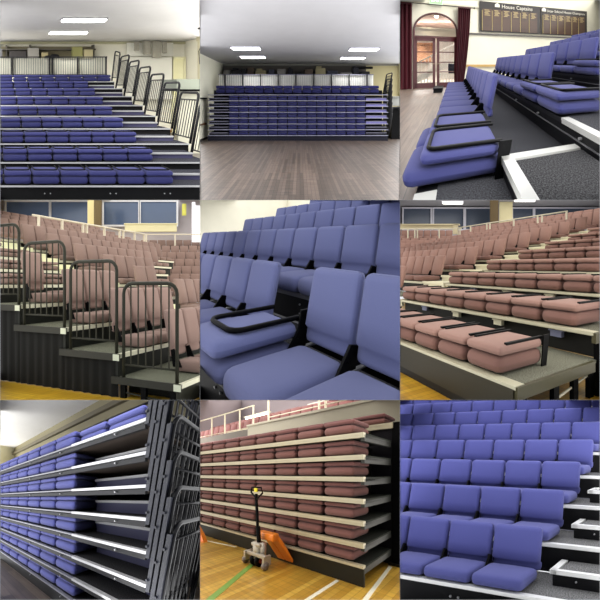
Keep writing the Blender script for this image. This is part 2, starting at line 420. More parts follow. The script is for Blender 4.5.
def bay1():
    B = Bay(1); M = kit((50, 52, 100), (58, 60, 112), deck=(50, 50, 56), riser=(5, 5, 7), strip=(176, 176, 178), rail=(24, 24, 26), bar=(40, 40, 42))
    wall = paint('cream_plaster', (240, 236, 218), .8); ceil = paint('white_ceiling', (192, 190, 188), .85)
    fl = boards('grey_boards', (96, 88, 82), (82, 74, 68), (50, 46, 42), .12, 1.8, rot=math.pi / 2)
    B.struct('floor', box(-3, 14, 2.5, 17, -.42, -.35), fl)
    B.struct('ceiling', box(-3, 14, 5, 17, 3.775, 3.85), ceil)
    B.struct('wall_back', box(-3, 14, 16.5, 16.6, -.35, 3.8), wall)
    B.struct('wall_right', box(8.6, 8.7, 9, 16.5, -.35, 3.8), paint('pale_cream_wall', (247, 243, 222), .8))  # slightly paler cream than the back wall
    B.struct('trim_1', box(-3, 8.6, 16.42, 16.5, -.3, -.12), paint('ochre_skirting', (150, 112, 62), .6))
    B.struct('trim_2', box(-3, 8.6, 16.4, 16.5, 3.66, 3.77), paint('cornice', (176, 172, 140), .7))
    for i, (x0, x1, y) in enumerate([(2.07, 3.36, 11.0), (2.08, 3.45, 13.55)]):
        B.thing('ceiling_light', ['long white fluorescent ceiling light, nearer of the two in the top left view', 'long white fluorescent ceiling light, farther of the two in the top left view'][i], 'ceiling light', (x0, y, 3.77),
                [('housing', box(x0 - .03, x1 + .03, y - .2, y + .2, 3.735, 3.775), M['strip'], False), ('diffuser', rbox(x0, x1, y - .17, y + .17, 3.69, 3.74, .02, 5), glow('tube_glow', (255, 255, 250), 9), True)], 'fluorescent lights top left view')
    # recess of clutter above the back rail
    dark = paint('dark_recess', (92, 88, 78), .8); dk2 = paint('dark_shelf', (40, 38, 36), .7)  # even dark grey-brown for the shelf boards
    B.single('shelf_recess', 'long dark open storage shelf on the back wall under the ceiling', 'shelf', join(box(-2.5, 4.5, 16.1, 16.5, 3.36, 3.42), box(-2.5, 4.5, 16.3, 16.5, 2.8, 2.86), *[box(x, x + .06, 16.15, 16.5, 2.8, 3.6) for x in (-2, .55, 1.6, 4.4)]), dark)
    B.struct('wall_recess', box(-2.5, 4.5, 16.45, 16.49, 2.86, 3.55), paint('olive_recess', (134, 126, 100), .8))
    for i, (x0, x1, z0, z1, c, t) in enumerate([(.7, 1.45, 2.86, 3.32, (60, 56, 54), 'dark grey storage crate'), (1.5, 2.0, 2.86, 3.45, (150, 146, 138), 'pale grey cabinet'), (2.1, 2.4, 2.86, 3.25, (172, 160, 120), 'cream carton'),
                                                (3.45, 3.9, 2.86, 3.5, (150, 148, 95), 'olive green box'), (3.95, 4.35, 2.86, 3.38, (190, 180, 140), 'buff carton'), (-.2, .4, 2.86, 3.4, (112, 110, 110), 'mid grey panel')]):
        B.single('storage_box', t + ' on the high storage shelf, top left view', 'box', rbox(x0, x1, 16.0, 16.3, z0, z1, .03, 5), paint('box_paint', c, .7))
    g = []
    for dx, dz, r in ((0, 0, .16), (.3, .04, .2), (.55, -.03, .15), (.75, -.1, .12)):
        V, Fc = rbox(2.35 + dx - r, 2.35 + dx + r, 15.7, 15.98, 2.98 + dz - r * .7, 2.98 + dz + r * .7, .12, 7); g.append((V, Fc))
    B.single('cloth_bundle', 'black crumpled cloth bundle lying on the high shelf', 'bundle', join(*g), paint('black_cloth', (18, 18, 22), .9), smooth=True)
    # back rail: white slatted barrier
    parts = [('top_rail', box(-2, 4.35, 14.0, 14.05, 2.86, 2.9), M['rail'], False), ('panel', box(-2, 4.35, 14.06, 14.08, 2.1, 2.84), paint('white_board', (226, 224, 206), .7), False),
             ('bottom_rail', box(-2, 4.35, 14.0, 14.05, 2.18, 2.22), M['rail'], False)]
    for i in range(62):
        x = -1.2 + i * .088
        parts.append(('baluster', box(x, x + .012, 14.02, 14.04, 2.2, 2.87), M['bar'], False))
    for x in (.7, 2.14, 2.26, 3.22, 4.3): parts.append(('post', box(x - .025, x + .025, 13.96, 14.04, 2.05, 2.9), M['rail'], False))
    B.thing('back_barrier', 'long white backed barrier with dark balusters behind the top seat row', 'barrier', (1, 14, 2.1), parts)
    n = 9
    for k in range(n):
        Y = 6.40 + .826 * k; z = .24 * k
        xe = 4.3 if k > 0 else 5.5
        bl = [(x, z - .14) for x in (.9, 1.0, 2.05, 2.15, 3.0, 3.1)] if k < 3 else []
        tier(B, k, -1.5, xe, Y, Y + .83, z, z - .24 if k else -.35, M, f'black carpeted platform with pale nosing, {ordn(k)} from the front, top left view', 'seating platforms top left view', bolts=bl, thick=.022, strip=.012)
        if k < 8:   # half step in the aisle
            B.thing('aisle_step', f'low carpeted aisle step with white edge on the {ordn(k)} platform, top left view', 'step', (3.7, Y + .4, z),
                    [('tread', box(3.28, 4.16, Y + .44, Y + .8, z, z + .11), M['deck'], False), ('nosing', box(3.28, 4.16, Y + .41, Y + .45, z + .085, z + .12), M['strip'], False),
                     ('riser', box(3.28, 4.16, Y + .43, Y + .45, z, z + .085), paint('lilac_grey_riser', (62, 60, 92), .5), False)], 'aisle steps top left view')
        right = 3.18 if k < 8 else 4.2
        i = 0
        x = right
        while x > -.6:
            x -= .5; i += 1
            folded(B, x, Y + .02, z, .5, M, f'blue folded seat, {ordn(i - 1)} from the right in {ordn(k)} row from front, top left view', 'blue folded seats top left view', d=.42, h1=.14, h2=.09, q=7, bar=k < 3, gap=.01, over=-.02)
        if k >= 1 and k < 8:
            fence(B, (4.33, Y + .02), (4.33, Y + .80), z, 1.12, M, f'dark guard rail frame at the right end of the {ordn(k)} platform, top left view', 'guard rails top left view', nb=6, r=.028, rb=.010, lean=(.2, 0), second=.16)
    fence(B, (4.2, 13.0), (4.55, 13.5), 1.95, 1.05, M, 'dark narrow gate frame at the far end of the rails, top left view', None, nb=3, r=.025, lean=(.12, 0))
    # right hand side: hanging cloths, counter, doorway
    cl = paint('grey_hangings', (150, 146, 132), .9, var=.2, scale=9)
    for i, (x0, x1, z0, z1) in enumerate([(6.1, 6.35, 3.3, 3.72), (6.5, 6.85, 3.15, 3.75), (6.9, 7.3, 3.0, 3.75), (7.32, 7.55, 3.2, 3.72)]):
        V, Fc = rbox(x0, x1, 15.9, 16.0, z0, z1, .04, 7); V = V.copy(); V[:, 1] += .04 * np.sin(V[:, 0] * 40)
        B.single('hanging_cloth', f'grey cloth hanging high near the right wall, {ordn(i)} from the left', 'cloth', (V, Fc), cl, 'cloths hung on the back wall', smooth=True)
    B.single('display_panel', 'large plain white panel standing against the back wall right of the shelf', 'panel', join(box(5.9, 7.9, 16.2, 16.3, 1.2, 3.05), box(5.95, 8.0, 16.3, 16.38, 3.1, 3.7)), paint('off_white_panel', (230, 228, 214), .7))
    B.struct('door_1', join(box(8.0, 8.06, 16.3, 16.5, -.35, 3.05), box(8.5, 8.56, 16.3, 16.5, -.35, 3.05), box(8.0, 8.56, 16.3, 16.5, 3.0, 3.08), box(8.06, 8.5, 16.4, 16.5, -.35, 3.0)), paint('bright_doorway', (252, 246, 205), .8))
    B.single('wall_pillar', 'cream square pillar by the doorway at the right, top left view', 'pillar', join(box(8.35, 8.55, 14.8, 15.0, -.35, 3.77), box(8.32, 8.58, 14.77, 15.03, 3.6, 3.77)), paint('pillar_cream', (214, 206, 172), .7))
    B.thing('service_counter', 'pale grey green counter with dark lower edge behind the guard rails', 'counter', (6.2, 11.5, -.35),
            [('counter_top', box(5.65, 8.5, 11.3, 12.2, 1.66, 1.97), paint('grey_green_top', (158, 164, 150), .6), False), ('edge', box(5.6, 8.5, 11.25, 12.2, 1.6, 1.66), M['blk'], False),
             ('front_panel', box(5.8, 8.5, 11.5, 11.6, -.35, 1.6), paint('pale_front', (206, 204, 186), .7), False)])
    B.single('orange_cabinet', 'rust brown cabinet with dark shelf at the right edge behind the rails', 'cabinet', join(box(6.3, 7, 10.6, 11, -.35, .75), box(6.25, 7, 10.55, 11.0, .75, .8), box(6.3, 7, 10.55, 10.6, .3, .34)), paint('rust', (120, 66, 40), .6))
    B.thing('pendant_cable', 'thin dark cable hanging from a ceiling bracket at the right edge', 'cable', (6.8, 12, 3.7),
            [('bracket', box(6.72, 7.1, 12, 12.06, 3.62, 3.68), M['rail'], False), ('cord', tube([(6.95, 12, 3.65), (6.85, 12, 3.2), (6.72, 12, 2.9), (6.75, 12, 2.5), (6.95, 12, 2.25)], .012, 5), M['rail'], True)])
    ambient(B, 3.2, 8.2, 2.6, 'top', (1, 1, .98)); ambient(B, 3.4, 17, .8, 'left'); ambient(B, 3.4, 9, 2.0, 'right', (1, .98, .94)); ambient(B, 9, 17.5, 4.5, 'right', (1, .98, .93)); ambient(B, 9.5, 17, 1.5, 'left'); ambient(B, 3.2, 6.2, 1.2, 'bottom')

# ================================================================== bay 2: the closed stack across a hall
def bay2():
    B = Bay(2); M = kit((36, 37, 80), (42, 43, 92), deck=(34, 34, 36), strip=(130, 130, 150), riser=(18, 18, 30), rail=(22, 22, 24), bar=(30, 30, 32))
    ceil = paint('white_ceiling', (180, 180, 184), .85); wall = paint('cream_plaster', (246, 244, 224), .8)
    fl = boards('walnut_boards', (112, 98, 88), (78, 68, 60), (40, 34, 30), .085, 1.5, rough=.45, rot=math.pi / 2)
    B.struct('floor', box(-6, 8, 2, 16, -.08, 0), fl)
    B.struct('ceiling', box(-6, 8, 2, 16, 4.36, 4.42), ceil)
    B.struct('wall_back', box(-6, 8, 15, 15.1, 0, 4.4), paint('buff_back_wall', (190, 180, 140), .8))
    B.struct('wall_left', box(-5.05, -4.95, 2, 15, 0, 4.4), wall)
    B.struct('baseboard_left', box(-4.95, -4.9, 2, 13, 0, .1), paint('dark_skirting', (40, 36, 34), .6))
    B.struct('trim_1', box(-6, 8, 14.9, 15, 4.25, 4.36), paint('grey_cornice', (130, 128, 120), .7))
    B.single('wall_rail', 'black handrail bar fixed along the left wall, top centre view', 'rail', join(box(-4.95, -4.86, 8, 12.2, 2.1, 2.17), box(-4.95, -4.9, 10.9, 10.95, 2.0, 2.1)), M['blk'])
    B.single('wall_batten', 'brown wooden batten low on the left wall, top centre view', 'rail', join(box(-4.95, -4.88, 8, 12.2, .78, .86), box(-4.95, -4.9, 10, 10.1, .74, .9)), paint('brown_wood', (112, 80, 50), .5))
    B.single('wall_board', 'dark notice board at the left picture edge on the cream wall', 'board', join(box(-4.95, -4.9, 8, 11.35, 2.28, 3.4), box(-4.95, -4.88, 11.3, 11.38, 2.24, 3.44)), paint('dark_board', (50, 54, 62), .5))
    for i, (x0, x1, y) in enumerate([(-3.0, -1.77, 10.3), (-3.14, -1.86, 12.4), (2.24, 3.5, 10.5), (2.23, 3.5, 12.7)]):
        B.thing('ceiling_light', 'long white fluorescent ceiling light, ' + ['front left', 'back left', 'front right', 'back right'][i] + ' of four in the top centre view', 'ceiling light', (x0, y, 4.36),
                [('housing', box(x0 - .03, x1 + .03, y - .25, y + .25, 4.33, 4.37), M['strip'], False), ('diffuser', rbox(x0, x1, y - .22, y + .22, 4.29, 4.335, .02, 5), glow('tube_glow', (255, 255, 255), 7), True)], 'fluorescent lights top centre view')
    # storage recess behind the barrier
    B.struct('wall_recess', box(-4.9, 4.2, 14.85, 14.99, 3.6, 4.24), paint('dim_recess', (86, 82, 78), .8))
    rnd = random.Random(3)
    cols = [((40, 40, 46), 'black'), ((120, 118, 116), 'grey'), ((60, 62, 76), 'slate blue'), ((150, 142, 110), 'buff'), ((84, 72, 62), 'brown'), ((34, 34, 36), 'charcoal')]
    x = -4.7; i = 0
    while x < 4.0 and i < 15:
        w = rnd.uniform(.3, .75); h = rnd.uniform(.22, .55); c, cn = cols[(i * 5 + 1) % 6]
        shp = rbox(x, x + w, 14.3, 14.75, 3.5, 3.5 + h, .06, 5)
        if i % 3 == 1: shp = join(shp, rbox(x + .05, x + w * .6, 14.35, 14.7, 3.5 + h, 3.62 + h, .04, 5))
        B.single('stored_case', f'{cn} stored case behind the white barrier, {ordn(i)} from the left, top centre view', 'case', shp, paint('case_paint', c, .7), 'cases stored behind the barrier', smooth=False)
        x += w + rnd.uniform(.02, .18); i += 1
    B.struct('wall_ledge', box(-4.9, 4.3, 14.1, 14.85, 3.44, 3.5), paint('ledge_grey', (110, 106, 98), .7))
    B.thing('wall_unit', 'small dark speaker fixed high on the back wall, far right', 'speaker', (4.6, 14.9, 4.0), [('body', rbox(3.5, 4.6, 14.7, 14.85, 4.02, 4.16, .03, 5), M['blk'], False), ('front_grille', box(3.55, 4.55, 14.68, 14.7, 4.04, 4.14), M['rail'], False)])
    parts = [('panel', box(-4.6, 4.15, 13.22, 13.24, 2.7, 3.46), paint('white_board', (250, 249, 242), .7), False), ('top_rail', box(-4.6, 4.15, 13.15, 13.2, 3.46, 3.5), M['strip'], False)]
    for i in range(84): parts.append(('baluster', box(-4.5 + i * .103, -4.49 + i * .103, 13.16, 13.19, 2.7, 3.46), paint('grey_bar', (150, 148, 146), .5) if i == 0 else bpy.data.materials['grey_bar'], False))
    for i in range(9): parts.append(('post', box(-4.25 + i * 1.0, -4.2 + i * 1.0, 13.1, 13.2, 2.6, 3.5), M['rail'], False))
    B.thing('back_barrier', 'white backed barrier with grey balusters above the closed blue stack', 'barrier', (0, 13.2, 2.6), parts)
    for k in range(8):
        z = .275 + .292 * k; Y = 11.7
        top = k == 7
        x0, x1 = (-4.63, 4.42)
        tier(B, k, x0, x1, Y, Y + .9, z, None if k else 0, M, f'closed platform with thin pale front edge, {ordn(k)} from the floor, top centre view', 'closed platforms top centre view', thick=.028, strip=.02, rear=.25)
        xs = -3.58; w = 6.88 / 14
        if top: Y += .25; xs = -4.33; w = 8.4 / 17
        for i in range(17 if top else 14):
            folded(B, xs + w * i, Y + .02, z + (.06 if top else 0), w, M, f'dark blue folded seat, {ordn(i)} from left in {ordn(k)} tier up, top centre view', 'blue folded seats top centre view', d=.42, h1=.24 if top else .15, h2=.16 if top else .08, q=5, bar=False, gap=.01)
        if not top:
            for s, (a, b) in enumerate([(-4.6, -3.62), (3.34, 4.38)]):
                B.thing('aisle_step', f'closed aisle step with pale edge, {"left" if s == 0 else "right"} end of {ordn(k)} tier up, top centre view', 'step', (a, Y + .2, z),
                        [('tread', box(a, b, Y + .12, Y + .6, z + .0, z + .12), M['deck'], False), ('nosing', box(a, b, Y + .09, Y + .13, z + .1, z + .13), M['strip'], False),
                         ('riser', box(a, b, Y + .11, Y + .125, z + .0, z + .1), paint('lit_step_riser', (120, 116, 176), .4) if s and k > 1 else M['riser'], False)], 'aisle steps top centre view')  # right-hand risers coloured lilac for the bluish light falling on them
    for k in range(8):
        z = .275 + .292 * k
        fence(B, (4.44, 11.72 + .0 * k), (4.44, 12.5), z, 1.1, M, f'dark guard rail at the right end of the {ordn(k)} tier up, top centre view', 'guard rails top centre view', nb=5, r=.03, rb=.012, lean=(.2, 0), second=.13)
    B.thing('side_curtain', 'black cabinet with curtain front standing right of the closed stack', 'cabinet', (5.2, 12.3, 0), [('body', box(4.78, 6.6, 12.2, 13.0, 0, 1.62), M['blk'], False), ('cabinet_top', box(4.72, 6.6, 12.15, 13.0, 1.62, 1.68), M['rail'], False)])
    B.single('side_ledge', 'grey ledge on the right wall above the black cabinet', 'ledge', join(box(4.75, 6.6, 13.1, 13.4, 1.72, 2.2), box(4.7, 6.6, 13.05, 13.4, 2.2, 2.26)), paint('grey_ledge', (150, 150, 144), .7))
    B.struct('wall_right', box(6.3, 6.4, 10, 15, 0, 4.4), paint('cream_side', (214, 206, 170), .8))
    ambient(B, 2.4, 6.8, 2.3, 'top'); ambient(B, 2.3, 4.6, .9, 'bottom'); ambient(B, 4.0, 17, 2.4, 'right'); ambient(B, 4.0, 10.5, 2.0, 'left')

# ================================================================== bay 7: closed stack seen past its railings
def bay7():
    B = Bay(7); M = kit((78, 82, 142), (86, 90, 152), deck=(40, 40, 42), strip=(190, 190, 192), riser=(12, 12, 15), rail=(18, 18, 22), bar=(20, 20, 23))
    ceil = paint('white_ceiling', (238, 236, 232), .85)
    M['edge'] = paint('grey_edge', (128, 128, 134), .4)
    ply = paint('plywood_underside', (70, 58, 48), .8)
    fl = boards('dark_boards', (104, 92, 84), (74, 64, 58), (36, 32, 30), .12, 1.6, rough=.5)
    B.struct('floor', box(-14, 4, -3, 2.0, -.08, 0), fl)
    B.struct('ceiling', box(-14, 6, -3, 6, 4.1, 4.2), ceil)
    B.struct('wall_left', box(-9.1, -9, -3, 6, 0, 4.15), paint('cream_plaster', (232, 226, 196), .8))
    B.struct('wall_back', box(-14, 6, 2.0, 2.1, 0, 4.15), paint('khaki_wall', (150, 142, 112), .8))  # even khaki, darker than the left wall
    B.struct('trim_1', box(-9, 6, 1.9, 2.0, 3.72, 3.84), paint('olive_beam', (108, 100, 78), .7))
    for k in range(8):
        z = .21 + .281 * k
        tier(B, k, -8.2, 0, 0, .9, z, 0 if k == 0 else None, M, f'closed platform with bright metal edge, {ordn(k)} from the floor, bottom left view', 'closed platforms bottom left view', thick=.018, strip=.045, rear=.27, xs=-1.08)
        B.thing('front_beam', f'dark steel beam with bolts under the {ordn(k)} platform edge, bottom left view', 'beam', (-4, 0, z - .07),
                [('beam', box(-8.2, -.02, .01, .05, z - .075, z - .03), M['riser'], False), ('underside', box(-8.2, -.02, .05, .9, z - .05, z - .032), ply, False)] +
                [('bolt', cyl((bx, -.012, z - .05), 1, .008, .02, 8), M['bolt'], False) for bx in (-.35, -1.35, -2.35)], 'steel beams bottom left view')
        if k < 7:
            B.thing('aisle_step', f'aisle step with bright edge on the {ordn(k)} platform, bottom left view', 'step', (-.5, .3, z),
                    [('tread', box(-1.0, -.03, .36, .85, z, z + .14), M['deck'], False), ('nosing', box(-1.0, -.03, .33, .37, z + .115, z + .145), M['strip'], False),
                     ('riser', box(-1.0, -.03, .35, .365, z, z + .115), paint('lilac_riser', (66, 66, 92), .5), False)], 'aisle steps bottom left view')
        yy = 0.03
        for i in range(14):
            folded(B, -1.07 - .5 * (i + 1), yy, z, .5, M, f'blue folded seat, {ordn(i)} from the aisle in {ordn(k)} tier up, bottom left view', 'blue folded seats bottom left view', d=.45, h1=.128, h2=.06, q=7 if i < 8 else 5, bar=False, gap=.01, r=.055, over=-.02)
    for i in range(2):
        folded(B, -.07 - .5 * (i + 1), .1, .21 + .281 * 7, .5, M, f'blue folded seat, {ordn(i)} from the railings on the topmost tier, bottom left view', 'blue folded seats bottom left view', d=.45, h1=.115, h2=.065, bar=False)
    for k in range(-2, 9):
        z = .21 + .281 * k
        if z < 0: continue
        # flat leaning post, frame and balusters
        fence(B, (.03, .04), (.03, .86), z, 1.1, M, f'grey tubular guard rail standing on the {ordn(k)} tier end, bottom left view', 'guard rails bottom left view', nb=7, r=.02, rb=.009, lean=(.2, 0), second=.13, name='guard_rail')
        V, Fc = box(.0, .035, -.01, .05, z - .05, z + 1.02); V = V.copy(); V[:, 0] += (V[:, 2] - z) * .18
        B.single('rail_post', f'flat grey steel post bolted to the {ordn(k)} tier end, bottom left view', 'post', join((V, Fc), *[cyl((.0 + .18 * h, -.022, z + h), 1, .012, .02, 8) for h in (.05, .5, .9)]), paint('grey_post', (36, 38, 48), .5, spec=.15), 'grey posts bottom left view')
    # back barrier above the top tier
    parts = [('top_rail', tube([(-8, 1.6, 3.25), (.3, 1.6, 3.25)], .025, 6), M['rail'], True), ('rail', tube([(-8, 1.6, 3.1), (.3, 1.6, 3.1)], .015, 6), M['rail'], True)]
    for i in range(9): parts.append(('post', box(-7.8 + i * .98, -7.75 + i * .98, 1.58, 1.62, 2.2, 3.25), M['rail'], False))
    for i in range(60): parts.append(('baluster', tube([(-7.7 + i * .13, 1.6, 2.3), (-7.7 + i * .13, 1.6, 3.1)], .006, 4), M['bar'], False))
    B.thing('back_barrier', 'dark railing with thin balusters behind the topmost blue seats', 'barrier', (-4, 1.6, 2.2), parts)
    ambient(B, .7, 2.6, 2.6, 'top'); ambient(B, .8, 3.0, 2.2, 'right'); ambient(B, .8, 3, 2.2, 'left'); ambient(B, 3, 9, 2.6, 'left'); ambient(B, .7, 1.9, 3.2, 'bottom')

# ================================================================== bay 3: along the front rows towards the arched door
def bay3():
    B = Bay(3); M = kit((66, 69, 122), (72, 75, 130), deck=(56, 57, 60), strip=(206, 206, 200), riser=(16, 16, 19), scale=120.)
    wall = paint('cream_plaster', (234, 230, 210), .8)
    fl = boards('oak_grey_boards', (150, 132, 118), (128, 112, 100), (84, 74, 66), .11, 1.6, rough=.35)
    T = 'top right view'
    B.struct('floor', box(-9, 3, -4, .1, -.38, -.3), fl)
    X = -9
    # wall with an arched opening from Y -1.95 to .17
    yc, rr, zs = -.89, 1.06, 2.62
    pts = [(yc - rr, -.3)] + [(yc - rr * math.cos(t), zs + .88 * rr * math.sin(t)) for t in np.linspace(0, math.pi, 21)] + [(yc + rr, -.3)]
    V, Fc = [], []
    def quad(a, b, c, d):
        n = len(V)
        for (y, z) in (a, b, c, d): V.append((X, y, z))
        Fc.append((n, n + 1, n + 2, n + 3))
    TOP = 6.5
    quad((-4, -.3), (yc - rr, -.3), (yc - rr, TOP), (-4, TOP)); quad((yc + rr, -.3), (13, -.3), (13, TOP), (yc + rr, TOP))
    for i in range(1, len(pts) - 2): quad(pts[i], pts[i + 1], (pts[i + 1][0], TOP), (pts[i][0], TOP))
    V2 = V + [(X - .12, y, z) for (_, y, z) in V]; m = len(V)
    F2 = Fc + [tuple(i + m for i in f)[::-1] for f in Fc]
    B.struct('wall_back', (np.array(V2, float), F2), wall)
    arch = [(yc - (rr - .03) * math.cos(t), zs + .88 * (rr - .03) * math.sin(t)) for t in np.linspace(0, math.pi, 21)]
    maroon = paint('maroon_frame_paint', (78, 30, 34), .45)
    fr = tube([(X, yc - rr + .03, -.3)] + [(X, a, b) for a, b in arch] + [(X, yc + rr - .03, -.3)], .05, 6)
    B.struct('door_frame', join(fr, box(X - .04, X + .04, yc - rr, yc + rr, 2.26, 2.36)), maroon)
    for s, (a, b) in enumerate([(-1.9, -.93), (-.85, .12)]):
        leaf = [box(X - .03, X + .03, a, a + .12, -.28, 2.26), box(X - .03, X + .03, b - .12, b, -.28, 2.26), box(X - .03, X + .03, a, b, -.28, -.02), box(X - .03, X + .03, a, b, 2.1, 2.26)]
        for z in (.5, 1.0, 1.52): leaf.append(box(X - .02, X + .02, a + .1, b - .1, z, z + .05))
        o = B.struct(f'door_{s + 1}', join(*leaf), maroon)
        g = B.make('pane', box(X - .006, X + .006, a + .1, b - .1, -.05, 2.12), glass('door_glass'), base=None)
        if o and g:
            g.parent = o; g.location = Vector(g['_b']) - Vector(o['_b'])
        h = B.make('door_handle', join(tube([(X + .06, b - .05 if s == 0 else a + .05, .95), (X + .06, (b - .05 if s == 0 else a + .05) + (-.12 if s == 0 else .12), .95)], .014, 6), cyl((X, b - .05 if s == 0 else a + .05, .95), 0, .02, .06, 8)), paint('brass', (190, 180, 150), .3, .8))
        if o and h:
            h.parent = o; h.location = Vector(h['_b']) - Vector(o['_b'])
    # the foyer behind the doors
    B.struct('floor_foyer', box(-13.6, -9.1, -4, 2.5, -.4, -.3), paint('foyer_floor', (232, 222, 208), .5))
    B.struct('wall_foyer', box(-13.7, -13.6, -5, 3, -.3, 5), paint('foyer_wall', (246, 240, 234), .8))
    B.struct('ceiling_foyer', box(-13.6, -9.1, -5, 3, 3.7, 3.75), paint('pink_foyer_ceiling', (240, 214, 204), .8))
    B.single('foyer_bulkhead', 'white deep bulkhead crossing the foyer above the door head', 'bulkhead', join(box(-10.6, -10.1, -4, 2.5, 2.45, 2.95), box(-10.65, -10.05, -4, 2.5, 2.9, 3.0)), paint('white_bulkhead', (248, 244, 238), .7))
    B.single('brick_pier', 'orange brown brick pier inside the foyer behind the left door', 'pier', join(box(-13.4, -13.1, -3.6, -1.6, 1.0, 2.4), box(-13.45, -13.05, -3.65, -1.55, 2.3, 2.45)), boards('brick', (190, 140, 104), (170, 120, 88), (190, 170, 150), .08, .24, .8))
    wb = paint('white_balustrade', (250, 248, 244), .5)
    bal = [('stair_stringer', prism([(-2.3, -.3), (-2.3, .15), (.9, 1.9), (.9, 1.45)], 0, -11.4, -11.3), wb, False), ('handrail', tube([(-11.35, -2.3, .95), (-11.35, .9, 2.75)], .04, 6), wb, True)]
    for i in range(16):
        y = -2.2 + i * .2; bal.append(('baluster', tube([(-11.35, y, .2 + .55 * (y + 2.3)), (-11.35, y, .95 + .56 * (y + 2.3))], .022, 5), wb, False))
    B.thing('staircase', 'white balustraded staircase rising behind the glass doors', 'staircase', (-11.35, -1, -.3), bal)
    B.thing('foyer_chair', 'dark blue round backed chair in the foyer behind the right door', 'chair', (-10.8, -.1, -.3),
            [('seat', rbox(-11.0, -10.6, -.35, .15, .3, .45, .06, 5), paint('navy_vinyl', (34, 40, 66), .5), True), ('backrest', rbox(-11.05, -10.95, -.38, .18, .45, .95, .05, 7), bpy.data.materials['navy_vinyl'], True)] +
            [('leg', tube([(x, y, -.3), (x, y, .32)], .015, 5), M['rail'], False) for x in (-10.98, -10.62) for y in (-.3, .1)])
    parts = [('rail', box(-10.32, -10.28, -1.9, .4, z, z + .06), wb, False) for z in (-.2, .3)]
    parts += [('baluster', box(-10.31, -10.29, -1.85 + i * .17, -1.8 + i * .17, -.18, .3), wb, False) for i in range(13)]
    B.thing('low_balustrade', 'low white balustrade just beyond the glass doors', 'balustrade', (-10.3, -.8, -.3), parts)
    B.thing('foyer_light', 'round glowing foyer ceiling light seen through the arch', 'ceiling light', (-10, -.95, 3.6), [('lamp', cyl((-9.7, -.95, 3.5), 2, .1, .1, 16), glow('foyer_glow', (255, 240, 200), 12), True), ('trim_ring', cyl((-9.7, -.95, 3.58), 2, .14, .08, 16), wb, True)])
    # curtains and rod
    cur = fabric('maroon_velvet', (74, 20, 30), scale=60)
    def curtain(y0, y1, y0b, y1b, z0, z1, name, label):
        n = 34; V = []; Fc = []
        for r_ in range(5):
            t = r_ / 4; z = z1 + (z0 - z1) * t; a = y0 + (y0b - y0) * t ** 1.5; b = y1 + (y1b - y1) * t ** 1.5
            for i in range(n): V.append((X + .13 + .045 * math.sin(i * 1.25) + .01 * math.sin(i * 3 + r_), a + (b - a) * i / (n - 1), z))
        for r_ in range(4):
            for i in range(n - 1): Fc.append((r_ * n + i, r_ * n + i + 1, (r_ + 1) * n + i + 1, (r_ + 1) * n + i))
        hd = [box(X + .06, X + .2, min(y0, y1), max(y0, y1), z1, z1 + .06)]
        B.thing(name, label, 'curtain', (X + .1, (y0 + y1) / 2, z0), [('drape', (np.array(V, float), Fc), cur, True), ('heading_tape', hd[0], maroon, False)])
    curtain(-3.2, -1.98, -3.2, -1.98, -.28, 3.85, 'door_curtain', 'dark maroon curtain hanging left of the arched door')
    curtain(.2, .86, .06, .5, -.1, 3.86, 'door_curtain', 'dark maroon curtain gathered narrower, right of the arched door')
    B.single('curtain_rod', 'thin dark curtain rod running above the arched door', 'rod', join(tube([(X + .13, -3.3, 3.93), (X + .13, 1.0, 3.93)], .02, 6), rbox(X + .09, X + .17, 1.0, 1.1, 3.89, 3.97, .03, 5)), M['rail'], smooth=True)
    B.thing('exit_sign', 'green lit exit sign above the arched door', 'sign', (X + .1, -.85, 4.1),
            [('sign_box', box(X + .02, X + .1, -1.2, -.55, 3.98, 4.4), paint('sign_white', (230, 240, 228), .5), False), ('face', box(X + .1, X + .105, -1.17, -.58, 4.01, 4.37), glow('exit_green', (120, 200, 110), 1.5), False),
             ('lettering', lettering('EXIT', .26, (X + .108, -1.13, 4.1), (0, 1, 0), (0, 0, 1)), glow('exit_white', (245, 255, 240), 1.5), False)])
    # honour boards
    wood = boards('honour_wood', (78, 50, 34), (66, 42, 30), (50, 32, 24), .5, 3, rough=.35, grain=.6); bb = paint('board_black', (34, 27, 28), .4); gold = paint('gold_leaf', (206, 186, 130), .4, .1)
    for s, (a, b, n, title, lab) in enumerate([(1.34, 5.0, 6, 'House Captains', 'wooden honour board headed House Captains, nearer the arched door'), (5.05, 8.45, 6, 'Inter School House Champions', 'wooden honour board headed with a longer gold title, farther from the door')]):
        parts = [('backing', box(X, X + .05, a, b, 2.72, 4.38), bb, False)]
        w = (b - a - .3) / n
        for i in range(n):
            y = a + .15 + w * i
            parts.append(('name_panel', box(X + .05, X + .06, y + .03, y + w - .03, 2.78, 3.98), wood, False))
            parts.append(('gilt_strip', box(X + .05, X + .065, y - .012, y + .012, 2.78, 3.9), gold, False))
            c = y + w / 2
            parts.append(('name_list', join(*[box(X + .061, X + .063, c - .16 + .04 * (j % 2), c + .16 - .05 * ((j * 7 + i) % 3), 3.62 + j * .07, 3.645 + j * .07) for j in range(5)]), gold, False))
        sz = .30
        parts.append(('title', lettering(title, sz if s == 0 else .22, (X + .062, a + (1.25 if s == 0 else .45), 4.08 if s == 0 else 4.1), (0, 1, 0), (0, 0, 1)), paint('title_cream', (236, 230, 214), .5), False))
        yc0 = a + (1.0 if s == 0 else .22)
        parts.append(('crest', prism([(yc0 - .14, 4.12), (yc0 + .14, 4.12), (yc0 + .14, 4.26), (yc0, 4.36), (yc0 - .14, 4.26)], 0, X + .055, X + .066), bpy.data.materials['title_cream'], False))
        B.thing('honour_board', lab, 'board', (X, (a + b) / 2, 2.72), parts, 'honour boards')
    B.struct('trim_1', box(X, X + .05, .8, 13, 2.54, 2.62), paint('grey_picture_rail', (92, 88, 86), .6))
